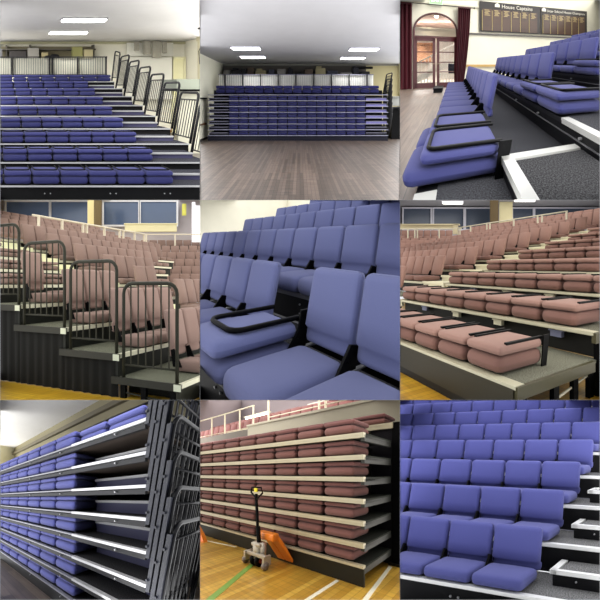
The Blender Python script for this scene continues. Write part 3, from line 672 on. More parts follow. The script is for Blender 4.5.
    B.struct('trim_2', box(X, X + .06, .55, 2.9, .78, .9), paint('yellow_timber_rail', (196, 160, 96), .5))
    B.struct('trim_3', box(X, X + .05, -4, 1.3, 4.0, 4.08), paint('cream_moulding', (206, 202, 184), .6))
    B.single('threshold_ramp', 'small dark step box beside the far end of the front row', 'step', join(box(-8.4, -7.6, -.85, -.5, -.3, -.14), box(-8.42, -7.58, -.87, -.48, -.14, -.1)), M['riser'])
    # tiers
    run, rise = 1.3, .386
    for k in range(5):
        Y = -.05 + run * k; z = rise * k
        tier(B, k, -7.4, (0.2, .6, .6, .6, .6)[k], Y - .2 if k == 0 else Y, Y + run, z, -.3 if k == 0 else z - rise - .0, M, f'dark carpeted tier with white nosing, {ordn(k)} from the floor, {T}', 'seating tiers top right view', strip=.1 if k else .16, thick=.06, riser_in=.1, over=.12, xs=(-1.42, -1.66, -1.76, -1.8, -1.8)[k],
             bolts=[(x, z - .16) for x in (-.9, -1.0, -1.9, -2.0, -3.2, -3.3)])
        if k: B.thing('under_beam', f'black steel beam with bolts under the {ordn(k)} tier edge, {T}', 'beam', (-3, Y, z - .1),
                      [('beam', box(-7.3, .6, Y + .0, Y + .06, z - .15, z - .05), M['blk'], False), ('lip', box(-7.3, .6, Y - .012, Y + .0, z - .15, z - .135), paint('steel_lip', (92, 92, 94), .4), False)] +
                      [('bolt', cyl((x, Y - .03, z - .1), 1, .014, .03, 8), M['bolt'], False) for x in (-1.35, -2.2, -3.1)])
        xf = (-1.42, -1.65, -1.75, -1.8, -1.8)[k]; nf = (2, 2, 2, 1, 0)[k]; xu = (-2.4, -2.84, -3.05, -2.6, -2.2)[k]
        fw = (xf - xu) / nf if nf else .5
        for i in range(nf):
            folded(B, xf - fw * (i + 1), Y - (.31 if k == 0 else .04), z, fw, M, f'blue seat folded flat with black tray, {ordn(i)} in the {ordn(k)} row, {T}', 'folded tray seats top right view', d=.83 if k == 0 else .66, h1=.17, h2=.12, bar=True, over=-.13 if k == 0 else .02, r=.08, brk=(i == 0), rb=.018)
        n = int(round((7.2 + xu) / .5))
        for i in range(n):
            upright(B, xu - .5 * (i + 1), Y - (.2 if k == 0 else .02), z, .5, M, f'blue upright seat, {ordn(i)} beyond the folded seats in the {ordn(k)} row, {T}', 'blue upright seats top right view', d=.75 if k == 0 else .57, h1=.16, zb=.2, bh=.66, bt=.1, tilt=.14, r=.06)
    B.thing('step_platform', 'black carpeted step box with wide white edging in the foreground', 'step', (-.8, .8, 0),
            [('tread', box(-1.33, .4, .55, 1.24, .0, .19), carpet('step_carpet', (34, 34, 36), (86, 86, 88), 90), False), ('front_nosing', box(-1.43, .4, .45, .55, .13, .198), M['strip'], False), ('side_nosing', box(-1.43, -1.35, .45, 1.24, .13, .198), M['strip'], False),
             ('side_panel', box(-1.42, .4, .47, .54, 0, .13), M['riser'], False)])
    ambient(B, .7, 12, 3.0, 'top', (1, .99, .97)); ambient(B, .8, 11, 1.8, 'right'); ambient(B, .8, 8, 1.6, 'left', (1, .98, .95)); ambient(B, .6, 1.2, 1.2, 'bottom')
    # unseen fill light added to brighten the foyer
    ld = bpy.data.lights.new('foyer_fill', 'AREA'); ld.size = 8.8; ld.size_y = 3.2; ld.shape = 'RECTANGLE'; ld.energy = 1400; ld.color = (1, .97, .93)
    lo = bpy.data.objects.new('foyer_fill', ld); COL.objects.link(lo); lo.location = B.W([(-11.8, -.9, 3.6)])[0]

# ================================================================== bay 5: close view of upright blue seats
def bay5():
    B = Bay(5); M = kit((100, 105, 144), (104, 110, 152), deck=(60, 60, 62), strip=(110, 110, 112), riser=(20, 20, 22), scale=150.)
    T = 'centre view'
    B.struct('wall_back', box(-20, 6, 9.0, 9.1, -1, 7), paint('cream_wall', (240, 236, 220), .85))
    B.struct('wall_left', box(-13.1, -13, -8, 9, -1, 7), paint('cream_wall', (240, 236, 220), .85))
    B.struct('floor', box(-13, 4, -5, -.3, -.42, -.35), boards('brown_boards', (112, 92, 74), (90, 72, 58), (54, 44, 36), .1, 1.5, rot=0))
    for k in range(5):
        Y = -.62 + 1.099 * k; z = .13 + .39 * k
        tier(B, k, -6.4, 3.5, Y, Y + 1.099, z, -.35 if k == 0 else z - .39, M, f'dark platform under the {ordn(k)} row of seats, {T}', 'seating platforms centre view', strip=.03, thick=.04, bolts=[(x, z - .12) for x in (-.75, -.85, -1.2, -1.9)] + [(x, z - .22) for x in (-.75, -1.2)])
        off = (0, -.646, -1.386, -.9, -.6)[k] % .5
        x = -6.15 - ((-6.15 - off) % .5) + .5; i = 0
        xs = []
        x = off + 1.5
        while x > -6.2: xs.append(x); x -= .5
        for x in xs:
            if x - .5 < (-6.4, -6.4, -6.15, -6.0, -5.9)[k]: continue
            idx = round((x - off) / -.5)
            j = len([q for q in xs if q > x])
            fold = (k == 0 and abs(x - (-.5)) < .01)
            lab = f'blue upright seat, {ordn(min(19, j))} from the near end of the {ordn(k)} row, {T}'
            if fold:
                w = .5; a, b = x - w + .014, x - .014
                z0 = z
                c = .09; y0, y1 = -.60, .0; zt = z0 + .372
                pts = [(a + .03, y1, zt)] + arc((a + .03 + c, y0 + c, zt), (-1, 0, 0), (0, -1, 0), c, 0, math.pi / 2, 5) + arc((b - .03 - c, y0 + c, zt), (0, -1, 0), (1, 0, 0), c, 0, math.pi / 2, 5) + [(b - .03, y1, zt)]
                B.thing('blue_folded_seat', f'blue seat with its backrest folded flat and a black tray frame on top, {T}', 'seat', (x - .25, -.3, z0),
                        [('seat_cushion', rbox(a, b, -.71, -.08, z0 + .02, z0 + .19, .08, 7, .01, .01), M['fab'], True), ('back_cushion', rbox(a - .01, b + .01, -.75, -.06, z0 + .215, z0 + .345, .065, 7, .012, .01), M['fab2'], True),
                         ('tray_frame', tube(pts, .02, 6), M['blk'], True), ('side_arm', prism([(-.12, z0 + .02), (-.02, z0 + .02), (.02, z0 + .44), (-.05, z0 + .44)], 0, b + .005, b + .022), M['blk'], False)])
                continue
            upright(B, x - .5, Y - .09, z, .5, M, lab, 'blue upright seats centre view', d=.67, h1=.19, zb=.2, bh=.57, bt=.1, tilt=.13, r=.075, gap=.012, cr=.03)
        # rear frame and hinges in the shadow behind each row
        B.thing('seat_frame', f'black steel frame bar with bolts behind the {ordn(k)} row cushions, {T}', 'frame', (-3, Y + .6, z),
                [('bar', box(-6.3, 3.4, Y + .72, Y + .78, z + .1, z + .18), M['blk'], False), ('upper_bar', box(-6.3, 3.4, Y + .7, Y + .74, z + .22, z + .26), M['rail'], False)] +
                [('bolt', cyl((off - .5 * i, Y + .56, z + .15), 1, .014, .16, 8), M['bolt'], False) for i in range(0, 8)])
    ambient(B, .7, 18, 2.0, 'top', (1, 1, .99)); ambient(B, .7, 18, 1.5, 'left', (1, .99, .96)); ambient(B, .7, 14, 1.0, 'right')

# ================================================================== bay 9: rising rows beside an aisle
def bay9():
    B = Bay(9); M = kit((76, 79, 134), (80, 83, 142), deck=(92, 92, 92), strip=(232, 232, 230), riser=(20, 20, 22), scale=140.)
    T = 'bottom right view'
    run, rise = .674, .274
    B.struct('wall_back', box(-9, 5, 8.2, 8.3, -1, 7), paint('dim_wall', (90, 90, 100), .8))
    for k in range(10):
        Y = -.5 + run * k; z = .44 + rise * k
        tier(B, k, -7, 2.2, Y, Y + run, z, z - rise, M, f'grey carpeted tier with white nosing, {ordn(k)} from the front, {T}', 'seating tiers bottom right view', strip=.055, thick=.03, riser_in=.03, bolts=[(x, z - .12) for x in (-.62, -.7, -1.9, -2.0)])
        B.thing('aisle_step', f'carpeted half step with white edging, {ordn(k)} up the aisle, {T}', 'step', (.8, Y + .4, z),
                [('tread', box(.2, 2.0, Y + .36, Y + run, z, z + .135), M['deck'], False), ('front_nosing', box(.13, 2.0, Y + .32, Y + .37, z + .105, z + .142), M['strip'], False),
                 ('side_nosing', box(.12, .18, Y + .32, Y + run, z + .105, z + .142), M['strip'], False), ('riser', box(.14, 2.0, Y + .34, Y + .36, z, z + .11), M['riser'], False,
                  [('bolt', cyl((x, Y + .325, z + .06), 1, .008, .02, 8), M['bolt'], False) for x in (.35, 1.1)])], 'aisle steps bottom right view')
        for i in range(11):
            upright(B, -.5 * (i + 1), Y + .0, z - .0, .5, M, f'blue upright seat, {ordn(i)} from the aisle in the {ordn(k)} row, {T}', 'blue upright seats bottom right view', d=.40, h1=.11, zb=.07, bh=.39, bt=.08, tilt=.1, r=.05, q=7, gap=.008)
    ambient(B, 1.4, 5, 2.6, 'top'); ambient(B, 5, 13, 3.6, 'top'); ambient(B, 1.4, 5, 1.6, 'left right'); ambient(B, 5, 13, 3.2, 'left right')

# ================================================================== bay 8: closed maroon stack with a pallet truck
def bay8():
    B = Bay(8); M = kit((122, 84, 79), (116, 78, 75), deck=(38, 40, 36), strip=(186, 178, 150), riser=(34, 34, 28), rail=(206, 200, 178), bar=(180, 176, 160))
    T = 'bottom centre view'
    fl = boards('maple_boards', (224, 182, 78), (190, 144, 50), (160, 116, 42), .09, 5.0, rough=.28, rot=math.pi / 2, grain=.7)
    B.struct('floor', box(-16, 4, -3.2, 6, -.08, 0), fl)
    B.struct('trim_1', box(-.38, -.33, -3, -.02, 0, .004), paint('white_court_line', (240, 236, 214), .4))
    B.struct('trim_2', prism([(-.02, .9), (.03, .9), (.42, -2.4), (.36, -2.4)], 2, 0, .004), paint('white_court_line', (240, 236, 214), .4))
    B.struct('trim_3', prism([(-1.85, -.1), (-1.76, -.1), (-1.02, -1.6), (-1.12, -1.6)], 2, 0, .004), paint('green_court_line', (120, 160, 70), .4))
    B.struct('trim_4', prism([(-5, -.5), (-2.6, -.06), (-2.6, -.02), (-5, -.46)], 2, 0, .004), paint('white_court_line', (240, 236, 214), .4))
    for k in range(7):
        z = .26 + .276 * k
        tier(B, k, -9, 0, 0, .95, z, 0 if k == 0 else None, M, f'closed platform with cream front edge, {ordn(k)} from the floor, {T}', 'closed platforms bottom centre view', strip=.06, thick=.055 if k else .03, riser_in=.01)
        B.thing('end_beam', f'dark steel end beam under the {ordn(k)} platform, right side, {T}', 'beam', (0, .4, z - .08),
                [('beam', box(-.05, 0, .03, .95, z - .1, z - .02), paint('grey_end_beam', (40, 41, 38), .5), False), ('infill_panel', box(-.35, -.3, .5, .9, z - .02, z + .17), M['riser'], False)], 'end beams bottom centre view')
        for i in range(14):
            folded(B, -.139 - .5 * (i + 1), .03, z, .5, M, f'maroon folded seat, {ordn(i)} from right in the {ordn(k)} tier up, {T}', 'maroon folded seats bottom centre view', d=.5, h1=.13, h2=.062, q=7 if i < 9 else 5, bar=False, gap=.012, r=.062, over=-.02)
    z = 2.19
    tier(B, 7, -9, 0.02, .95, 1.9, z, None, M, f'topmost platform set back behind the stack, {T}', None, strip=.06, thick=.08)
    for i in range(12):
        folded(B, -.1 - .6 * (i + 1), .98, z, .6, M, f'maroon folded seat, {ordn(i)} from right on the set back top platform, {T}', 'maroon folded seats bottom centre view', d=.5, h1=.1, h2=.07, q=5, bar=False, gap=.01)
    B.thing('steel_upright', 'tall black steel upright behind the right end of the maroon stack', 'frame', (.05, 1.0, 0), [('post', box(.0, .12, .98, 1.1, 0, 2.2), M['blk'], False), ('infill', box(-.9, 0, 1.02, 1.06, 0, 2.12), paint('dark_infill', (22, 20, 26), .8), False), ('foot_plate', box(-.05, .16, .95, 1.14, 0, .04), M['riser'], False)])
    # fixed balcony with railings and upright seats
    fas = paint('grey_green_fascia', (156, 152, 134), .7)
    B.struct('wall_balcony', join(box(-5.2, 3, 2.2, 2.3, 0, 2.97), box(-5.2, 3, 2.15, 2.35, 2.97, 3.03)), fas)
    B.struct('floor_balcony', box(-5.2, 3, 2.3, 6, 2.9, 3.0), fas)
    B.struct('wall_right', box(.75, .85, 1.3, 2.2, 0, 2.97), paint('mauve_wall', (132, 122, 130), .8))
    B.struct('wall_back', box(-60, 16, 9, 9.1, -2, 12), paint('dim_mauve_wall', (116, 108, 112), .8))
    B.struct('wall_left', box(-15.1, -15, 1, 9, -1, 10), paint('dim_mauve_left', (124, 114, 116), .8))
    B.struct('trim_5', box(-8, 3, 8.9, 9, 5.6, 5.75), paint('pale_cornice', (190, 186, 176), .7))
    def rail(x0, x1, y, z0, h, xs, lab):
        B.thing('balcony_rail', lab, 'railing', (x0, y, z0), [('handrail', tube([(x0, y, z0 + h), (x1, y, z0 + h)], .025, 6), M['rail'], True), ('lower_rail', tube([(x0, y, z0 + .12), (x1, y, z0 + .12)], .014, 5), M['rail'], True)] +
                [('post', box(x - .022, x + .022, y - .022, y + .022, z0, z0 + h), M['rail'], False) for x in xs])
    rail(-4.25, 2, 2.25, 3.03, .72, (-4.22, -2.3, -2.1, -1.0, .1), 'cream metal railing along the upper balcony edge, bottom centre view')
    for r_ in range(2):
        for i in range(14):
            upright(B, .5 - .5 * i, 3.0 + .9 * r_, 3.0 + .35 * r_, .5, M, f'maroon upright seat, {ordn(i)} from right in the {ordn(r_)} balcony row behind the railing', 'maroon balcony seats bottom centre view', q=5, crease=False, brk=False, bh=.55, gap=.01, kind='maroon_fixed_seat')
    # lower left wing of the balcony
    B.struct('wall_wing', box(-14, -5.2, 2.2, 2.4, 0, 2.9), paint('brown_grey_fascia', (84, 78, 70), .7))  # even brown-grey, darker than the balcony fascia
    rail(-12, -5.35, 2.6, 2.95, .85, (-11, -9.6, -8.2, -7.2, -6.2, -5.4), 'cream metal railing along the lower left wing, bottom centre view')
    for r_ in range(2):
        for i in range(14):
            upright(B, -7.0 - .5 * i + 1.5 * r_, 3.2 + .9 * r_, 2.98 + .42 * r_, .5, M, f'maroon upright seat, {ordn(i)} from right in the {ordn(r_)} left wing row, {T}', 'maroon wing seats bottom centre view', q=5, crease=False, brk=False, bh=.6, gap=.01, kind='maroon_fixed_seat')
    for i in range(3):
        B.single('aisle_step', f'pale cream step in the wing aisle, {ordn(i)} from the bottom, {T}', 'step', join(box(-7.3, -6.2, 2.5 + .3 * i, 2.9 + .3 * i, 2.86 + .1 * i, 2.98 + .1 * i), box(-7.3, -6.2, 2.47 + .3 * i, 2.5 + .3 * i, 2.92 + .1 * i, 2.99 + .1 * i)), paint('cream_step', (214, 208, 184), .6))
    B.thing('high_window', 'small bright window high on the far left wall', 'window', (-13, 8.9, 5), [('frame', join(box(-14.1, -11.0, 8.8, 8.9, 3.9, 4.0), box(-14.1, -11.0, 8.8, 8.9, 5.35, 5.45), box(-14.1, -14, 8.8, 8.9, 3.9, 5.4), box(-11.1, -11.0, 8.8, 8.9, 3.9, 5.4)), M['rail'], False), ('pane', box(-14, -11.1, 8.84, 8.88, 4.0, 5.35), glow('daylight_pane', (150, 160, 190), .6), False)])
    B.thing('strip_light', 'glowing white strip light at the upper left, bottom centre view', 'ceiling light', (-11.5, 8, 5), [('diffuser', rbox(-13.0, -10.6, 7.9, 8.1, 5.35, 5.5, .04, 5), glow('strip_glow', (255, 250, 240), 5), True), ('housing', box(-13.1, -10.5, 7.85, 8.15, 5.5, 5.56), M['rail'], False)])
    # pallet truck
    og = paint('orange_enamel', (236, 132, 40), .35, spec=.5); steel = paint('bare_steel', (188, 182, 170), .35, .4); wh = paint('grey_wheel', (128, 118, 112), .5)
    def jack(ox, oy, lab):
        s = lambda a: a + ox
        parts = [
            ('mast', join(tube([(ox, oy, .34), (ox - .03, oy - .02, 1.1)], .024, 8), tube([(ox + .02, oy, .3), (ox - .01, oy, .6)], .034, 8)), M['blk'], True),
            ('handle', join(tube([(ox - .14, oy - .03, 1.12), (ox - .12, oy - .03, 1.2), (ox + .1, oy - .03, 1.2), (ox + .13, oy - .03, 1.12), (ox, oy - .03, 1.02), (ox - .14, oy - .03, 1.12)], .014, 6)), M['blk'], True, [('lever', rbox(ox - .04, ox + .03, oy - .06, oy - .03, 1.13, 1.19, .01, 5), paint('yellow_lever', (226, 214, 40), .4), True)]),
            ('hydraulic_pump', join(cyl((ox - .02, oy, .12), 2, .075, .24, 14), cyl((ox + .08, oy + .02, .14), 2, .05, .22, 12), rbox(ox - .1, ox + .1, oy - .07, oy + .09, .3, .36, .02, 5)), steel, True),
            ('axle_beam', join(rbox(ox - .24, ox + .24, oy - .08, oy - .02, .15, .21, .015, 5), box(ox - .24, ox - .2, oy - .1, oy + .04, .06, .2), box(ox + .2, ox + .24, oy - .1, oy + .04, .06, .2)), steel, False),
            ('crosshead', rbox(ox - .12, ox + .26, oy + .06, oy + .2, .38, .5, .03, 7), og, True)]
        for dx in (-.24, .22): parts.append(('caster_wheel', cyl((ox + dx - .02, oy - .06, .06), 0, .06, .045, 18), wh, True))
        for dx in (-.08, .03): parts.append(('steer_wheel', cyl((ox + dx, oy - .02, .09), 0, .09, .05, 20), M['blk'], True, [('hub', cyl((ox + dx - .01, oy - .02, .09), 0, .04, .07, 14), paint('red_hub', (140, 50, 34), .5), True)]))
        for dx in (.0, .22):
            V, Fc = rbox(0, .17, 0, 1.0, 0, .06, .02, 7); V = V.copy(); P = V.copy()
            t = V[:, 1]
            P[:, 0] = ox - .1 + dx * .8 + V[:, 0] + .16 * t; P[:, 1] = oy + .14 + .22 * t - .0 + V[:, 2] * .6; P[:, 2] = .44 - .41 * t + V[:, 2] * .9
            P[:, 1] = np.minimum(P[:, 1], -.01 + 0 * P[:, 1])
            parts.append(('fork', (P, Fc), og, False))
        B.thing('pallet_truck', lab, 'pallet truck', (ox, oy, 0), parts)
    jack(-1.56, -.36, 'orange and black hand pallet truck standing in front of the maroon stack')
    V, Fc = prism([(-4.3, .0), (-3.35, .0), (-3.45, .12), (-3.75, .36), (-4.3, .62)], 1, -.3, -.22)
    B.thing('pallet_truck', 'orange end of a second pallet truck at the left picture edge', 'pallet truck', (-3.8, -.3, 0), [('fork', (V, Fc), og, False), ('roller', cyl((-3.6, -.3, .05), 1, .05, .1, 12), M['blk'], True)])
    ambient(B, 1.3, 6, 2.2, 'top', (1, .97, .93)); ambient(B, 6, 20, 5, 'top left', (1, .97, .95)); ambient(B, 1.4, 12, 1.4, 'left', (1, .96, .9)); ambient(B, 1.4, 4, 1.8, 'right', (1, .96, .9)); ambient(B, 1.2, 2.4, .8, 'bottom', (1, .95, .88))

# ================================================================== bay 6: folded maroon rows from the front corner
def arena_seats(B, M, x0, n, Y, z, w, lab, grp, skip=(), **kw):
    for i in range(n):
        if i in skip: continue
        upright(B, x0 - w * (i + 1), Y, z, w, M, lab(i), grp, q=5, crease=False, brk=False, gap=.012, **kw)

def bay6():
    B = Bay(6); M = kit((124, 92, 84), (150, 118, 108), deck=(100, 100, 88), strip=(196, 192, 166), riser=(34, 34, 32), rail=(214, 208, 186), bar=(180, 176, 160))  # lighter back cushion colour stands in for light from above
    T = 'middle right view'; run, rise = 1.037, .266
    fl = boards('yellow_boards', (220, 176, 56), (192, 144, 40), (150, 108, 34), .09, 5.0, rough=.28, rot=math.pi / 2, grain=.7)
    B.struct('floor', box(-10, 4, -2.2, 6, -.43, -.35), fl)
    B.struct('trim_1', prism([(-3.2, -.62), (-.2, -.62), (-.2, -.58), (-3.2, -.58)], 2, -.35, -.346), paint('pale_court_line', (240, 220, 140), .4))
    cream = paint('cream_step', (226, 222, 196), .6)
    for k in range(9):
        Y = run * k - .04; z = rise * k
        xr = .22 if k < 2 else 1.5
        tier(B, k, -4 if k else -6, xr, Y, Y + run - .02, z, (-.35 if k == 0 else z - rise), M, f'platform with cream nosing under the {ordn(k)} row of folded maroon seats, {T}', 'folded row platforms middle right view', strip=.09, thick=.03, riser_in=.02 if k == 0 else .12, over=.12)
        if k == 0:
            B.thing('front_fascia', 'olive brown fascia board along the front platform edge, middle right view', 'fascia', (-2, -.05, -.3), [('board', box(-6, .2, -.05, -.02, -.27, -.02), paint('olive_fascia', (42, 38, 23), .5), False), ('toe_plate', box(-6, .2, -.04, -.02, -.35, -.27), M['riser'], False)])
            B.thing('platform_support', 'platform end beam with pale curtains of light between black legs, right of the front row', 'frame', (.22, .5, -.3),
                    [('end_beam', box(.2, .24, -.04, 1.0, -.1, .0), paint('olive_beam', (74, 70, 48), .5), False)] + [('leg', box(.16, .21, y, y + .07, -.35, -.1), M['blk'], False) for y in (.02, .42, .7, .95)] +
                    [('brace', tube([(.18, .05, -.33), (.18, .95, -.14)], .012, 5), M['rail'], False)])
        if k == 1:
            B.thing('platform_support', 'dark end wall and support legs below the right end of the second row', 'frame', (.22, 1.5, -.3),
                    [('end_beam', box(.2, .25, Y, Y + 1, z - .1, z), paint('olive_beam', (74, 70, 48), .5), False), ('end_panel', box(.16, .2, Y + .1, Y + 1.0, -.35, z - .1), M['riser'], False)] + [('leg', box(.19, .25, y, y + .06, -.35, z - .1), M['blk'], False) for y in (Y + .05, Y + .5, Y + .9)])
        if k:
            for i in range(6):
                B.single('support_block', f'pale support block under the {ordn(k)} row, {ordn(i)} from the right, {T}', 'block', join(box(-.35 - .95 * i, -.2 - .95 * i, Y + .05, Y + .1, z - .12, z - .05), box(-.37 - .95 * i, -.18 - .95 * i, Y + .04, Y + .1, z - .06, z - .045)), cream if i % 3 else paint('blue_grey_block', (120, 124, 150), .6), 'support blocks middle right view')
        n = 8 if k else 9
        st = 0 if k < 2 else -3
        for i in range(st, n):
            folded(B, -.5 * (i + 1), Y + .04, z, .5, M, f'maroon folded seat, {ordn(i - st)} from right in the {ordn(k)} row up, {T}', 'maroon folded seats middle right view', d=.55, h1=.15, h2=.085, q=7 if k < 5 else 5, bar='sides' if k < 3 else False, gap=.01, r=.07, over=-.01, brk=(k < 2 and i == st))
        # aisle of cream steps
        if k > 1:
            for s in range(2):
                B.single('aisle_step', f'cream aisle step, {"lower" if s == 0 else "upper"} one beside the {ordn(k)} row, {T}', 'step', join(box(-4.95, -4.08, Y + .5 * s, Y + .5 * s + .5, z - .1, z + .02 + .13 * s), box(-4.97, -4.06, Y + .5 * s - .02, Y + .5 * s, z - .02 + .13 * s, z + .03 + .13 * s)), cream, 'cream aisle steps middle right view')
        if k > 0:
            tier(B, k, -16, -5, Y, Y + run - .02, z, z - rise, M, f'platform under the {ordn(k)} row of upright seats left of the aisle, {T}', 'upright row platforms middle right view', strip=.08, thick=.04)
            for i in range(16):
                upright(B, -5.05 - .5 * (i + 1), Y + .03, z, .5, M, f'maroon upright seat, {ordn(i)} left of the aisle in the {ordn(k)} row, {T}', 'maroon upright seats middle right view', d=.5, h1=.13, zb=.15, bh=.5, bt=.08, tilt=.13, q=5, crease=False, brk=(i == 0), gap=.01)
    # block of seats facing the court, seen straight on, and the railing round the top
    B.turn(.841, 1.973, -1.767)
    for r_ in range(5):
        D = 15.5 + .9 * r_; z = 1.25 + .2 * r_
        B.single('end_platform', f'grey platform of the far end block, {ordn(r_)} up, {T}', 'platform', join(box(-7, -1.9, D - .1, D + .8, z - .1, z), box(-7, -1.9, D - .12, D - .1, z - .05, z + .01)), M['deck'], 'end block platforms middle right view')
        for i in range(10):
            upright(B, -2.1 - .5 * (i + 1), D, z, .5, M, f'maroon end block seat, {ordn(i)} from right in its {ordn(r_)} row, {T}', 'maroon end block seats middle right view', q=5, crease=False, brk=False, bh=.5, gap=.012, kind='maroon_fixed_seat')
    B.thing('end_railing', 'cream railing above the far end block at the left', 'railing', (-4, 19, 2.4), [('handrail', tube([(-6.4, 19, 3.05), (-2.2, 19, 3.08)], .035, 6), M['rail'], True), ('lower_rail', box(-6.4, -2.2, 18.9, 18.95, 2.42, 2.5), M['riser'], False)] +
            [('post', box(x - .03, x + .03, 18.95, 19.02, 2.4, 3.08), M['rail'], False) for x in (-5.3, -4.9, -4.75, -3.5, -2.3)])
    B.single('end_parapet', 'long cream parapet with dark bench row at the upper left', 'parapet', join(box(-6.5, -2.6, 20.4, 20.6, 3.2, 3.45), box(-6.5, -2.5, 20.3, 20.7, 3.45, 3.52), box(-2.9, -2.6, 20.3, 20.6, 2.9, 3.5)), paint('cream_parapet', (204, 194, 160), .7))
    for i in range(9):
        upright(B, -2.9 - .45 * (i + 1), 19.7, 2.55, .45, M, f'dim maroon seat behind the end railing, {ordn(i)} from right, {T}', 'dim end seats middle right view', q=5, crease=False, brk=False, bh=.42, kind='maroon_fixed_seat', gap=.01)
    win = paint('dark_window_glass', (70, 80, 98), .25, spec=.6); mul = paint('white_mullion', (214, 214, 226), .6)
    B.struct('wall_back', box(-14, 14, 27, 27.1, -1, 12), paint('pale_mauve_wall', (178, 176, 184), .8))
    for j, (u0, u1) in enumerate([(5, 88), (98, 188), (196, 285), (340, 400), (408, 600)]):
        a, b = (u0 - 300) * .0263, (u1 - 300) * .0263
        o = B.struct(f'window_{j + 1}', box(a, b, 26.6, 26.8, 3.9, 5.55), win)
        f_ = B.make('window_frame', join(box(a - .1, a, 26.5, 26.8, 3.8, 5.65), box(b, b + .1, 26.5, 26.8, 3.8, 5.65), box(a, b, 26.5, 26.8, 5.55, 5.65), box(a, b, 26.5, 26.8, 3.8, 3.9)), mul)
        if o and f_: f_.parent = o; f_.location = Vector(f_['_b']) - Vector(o['_b'])
    B.single('square_pillar', 'cream square pillar between the dark windows, upper centre of the middle right view', 'pillar', join(box(-.05, .95, 24.8, 25.4, 3.0, 6.3), box(-.1, 1.0, 24.75, 25.4, 3.9, 4.0)), paint('cream_pillar', (206, 196, 156), .7))
    cv, cf = rbox(-.75, -.1, 24.2, 24.5, 3.9, 6.3, .1, 7)
    B.single('bunched_curtain', 'brown bunched curtain hanging beside the cream pillar', 'curtain', (cv, cf), fabric('brown_curtain', (92, 78, 56), scale=20), smooth=True)
    for j, (u0, u1, v) in enumerate([(128, 188, 9), (343, 405, 2)]):
        a, b = (u0 - 300) * .0222, (u1 - 300) * .0222; z = .903 + (199 - v) * .0222
        B.thing('strip_light', f'white ceiling strip light, {"left" if j == 0 else "right"} one of two above the windows, {T}', 'ceiling light', (a, 22, z), [('diffuser', rbox(a, b, 21.9, 22.1, z - .06, z + .06, .03, 5), glow('strip_glow', (255, 252, 245), 4), True), ('housing', box(a - .05, b + .05, 21.85, 22.15, z + .06, z + .12), mul, False)])
    B.struct('ceiling', box(-14, 14, 19, 27, 5.75, 5.85), paint('grey_ceiling', (150, 148, 152), .8))
    B.turn(None, 0, 0)
    B.thing('side_railing', 'cream sloping railing along the top of the upright rows', 'railing', (-10, 9.3, 2.4),
            [('handrail', tube([(-13.9, 9.1, 3.12), (-6.1, 9.1, 3.12)], .03, 6), M['rail'], True), ('lower_rail', tube([(-13.9, 9.1, 2.55), (-6.1, 9.1, 2.55)], .015, 5), M['rail'], True)] + [('post', box(x - .03, x + .03, 9.07, 9.13, 2.3, 3.12), M['rail'], False) for x in (-13.8, -12.6, -11.2, -10.95, -9.2, -7.7, -7.45, -6.15)])
    for r_ in range(2):
        for i in range(24):
            upright(B, -2.5 - .55 * (i + 1), 9.9 + .9 * r_, 2.45 + .3 * r_, .55, M, f'maroon upper seat behind the sloping railing, {ordn(min(19, i))} from right, {ordn(r_)} row, {T}' if i < 20 else f'maroon upper seat near the far railing corner, {ordn(i - 20)} of four, {ordn(r_)} row, {T}', 'maroon upper seats middle right view', q=5, crease=False, brk=False, bh=.6, kind='maroon_fixed_seat', gap=.01)
    ambient(B, 1.0, 26, 2.2, 'top', (1, .98, .93)); ambient(B, 1.1, 24, 1.5, 'left right', (1, .97, .92)); ambient(B, 1.0, 1.8, .7, 'bottom', (1, .95, .85))

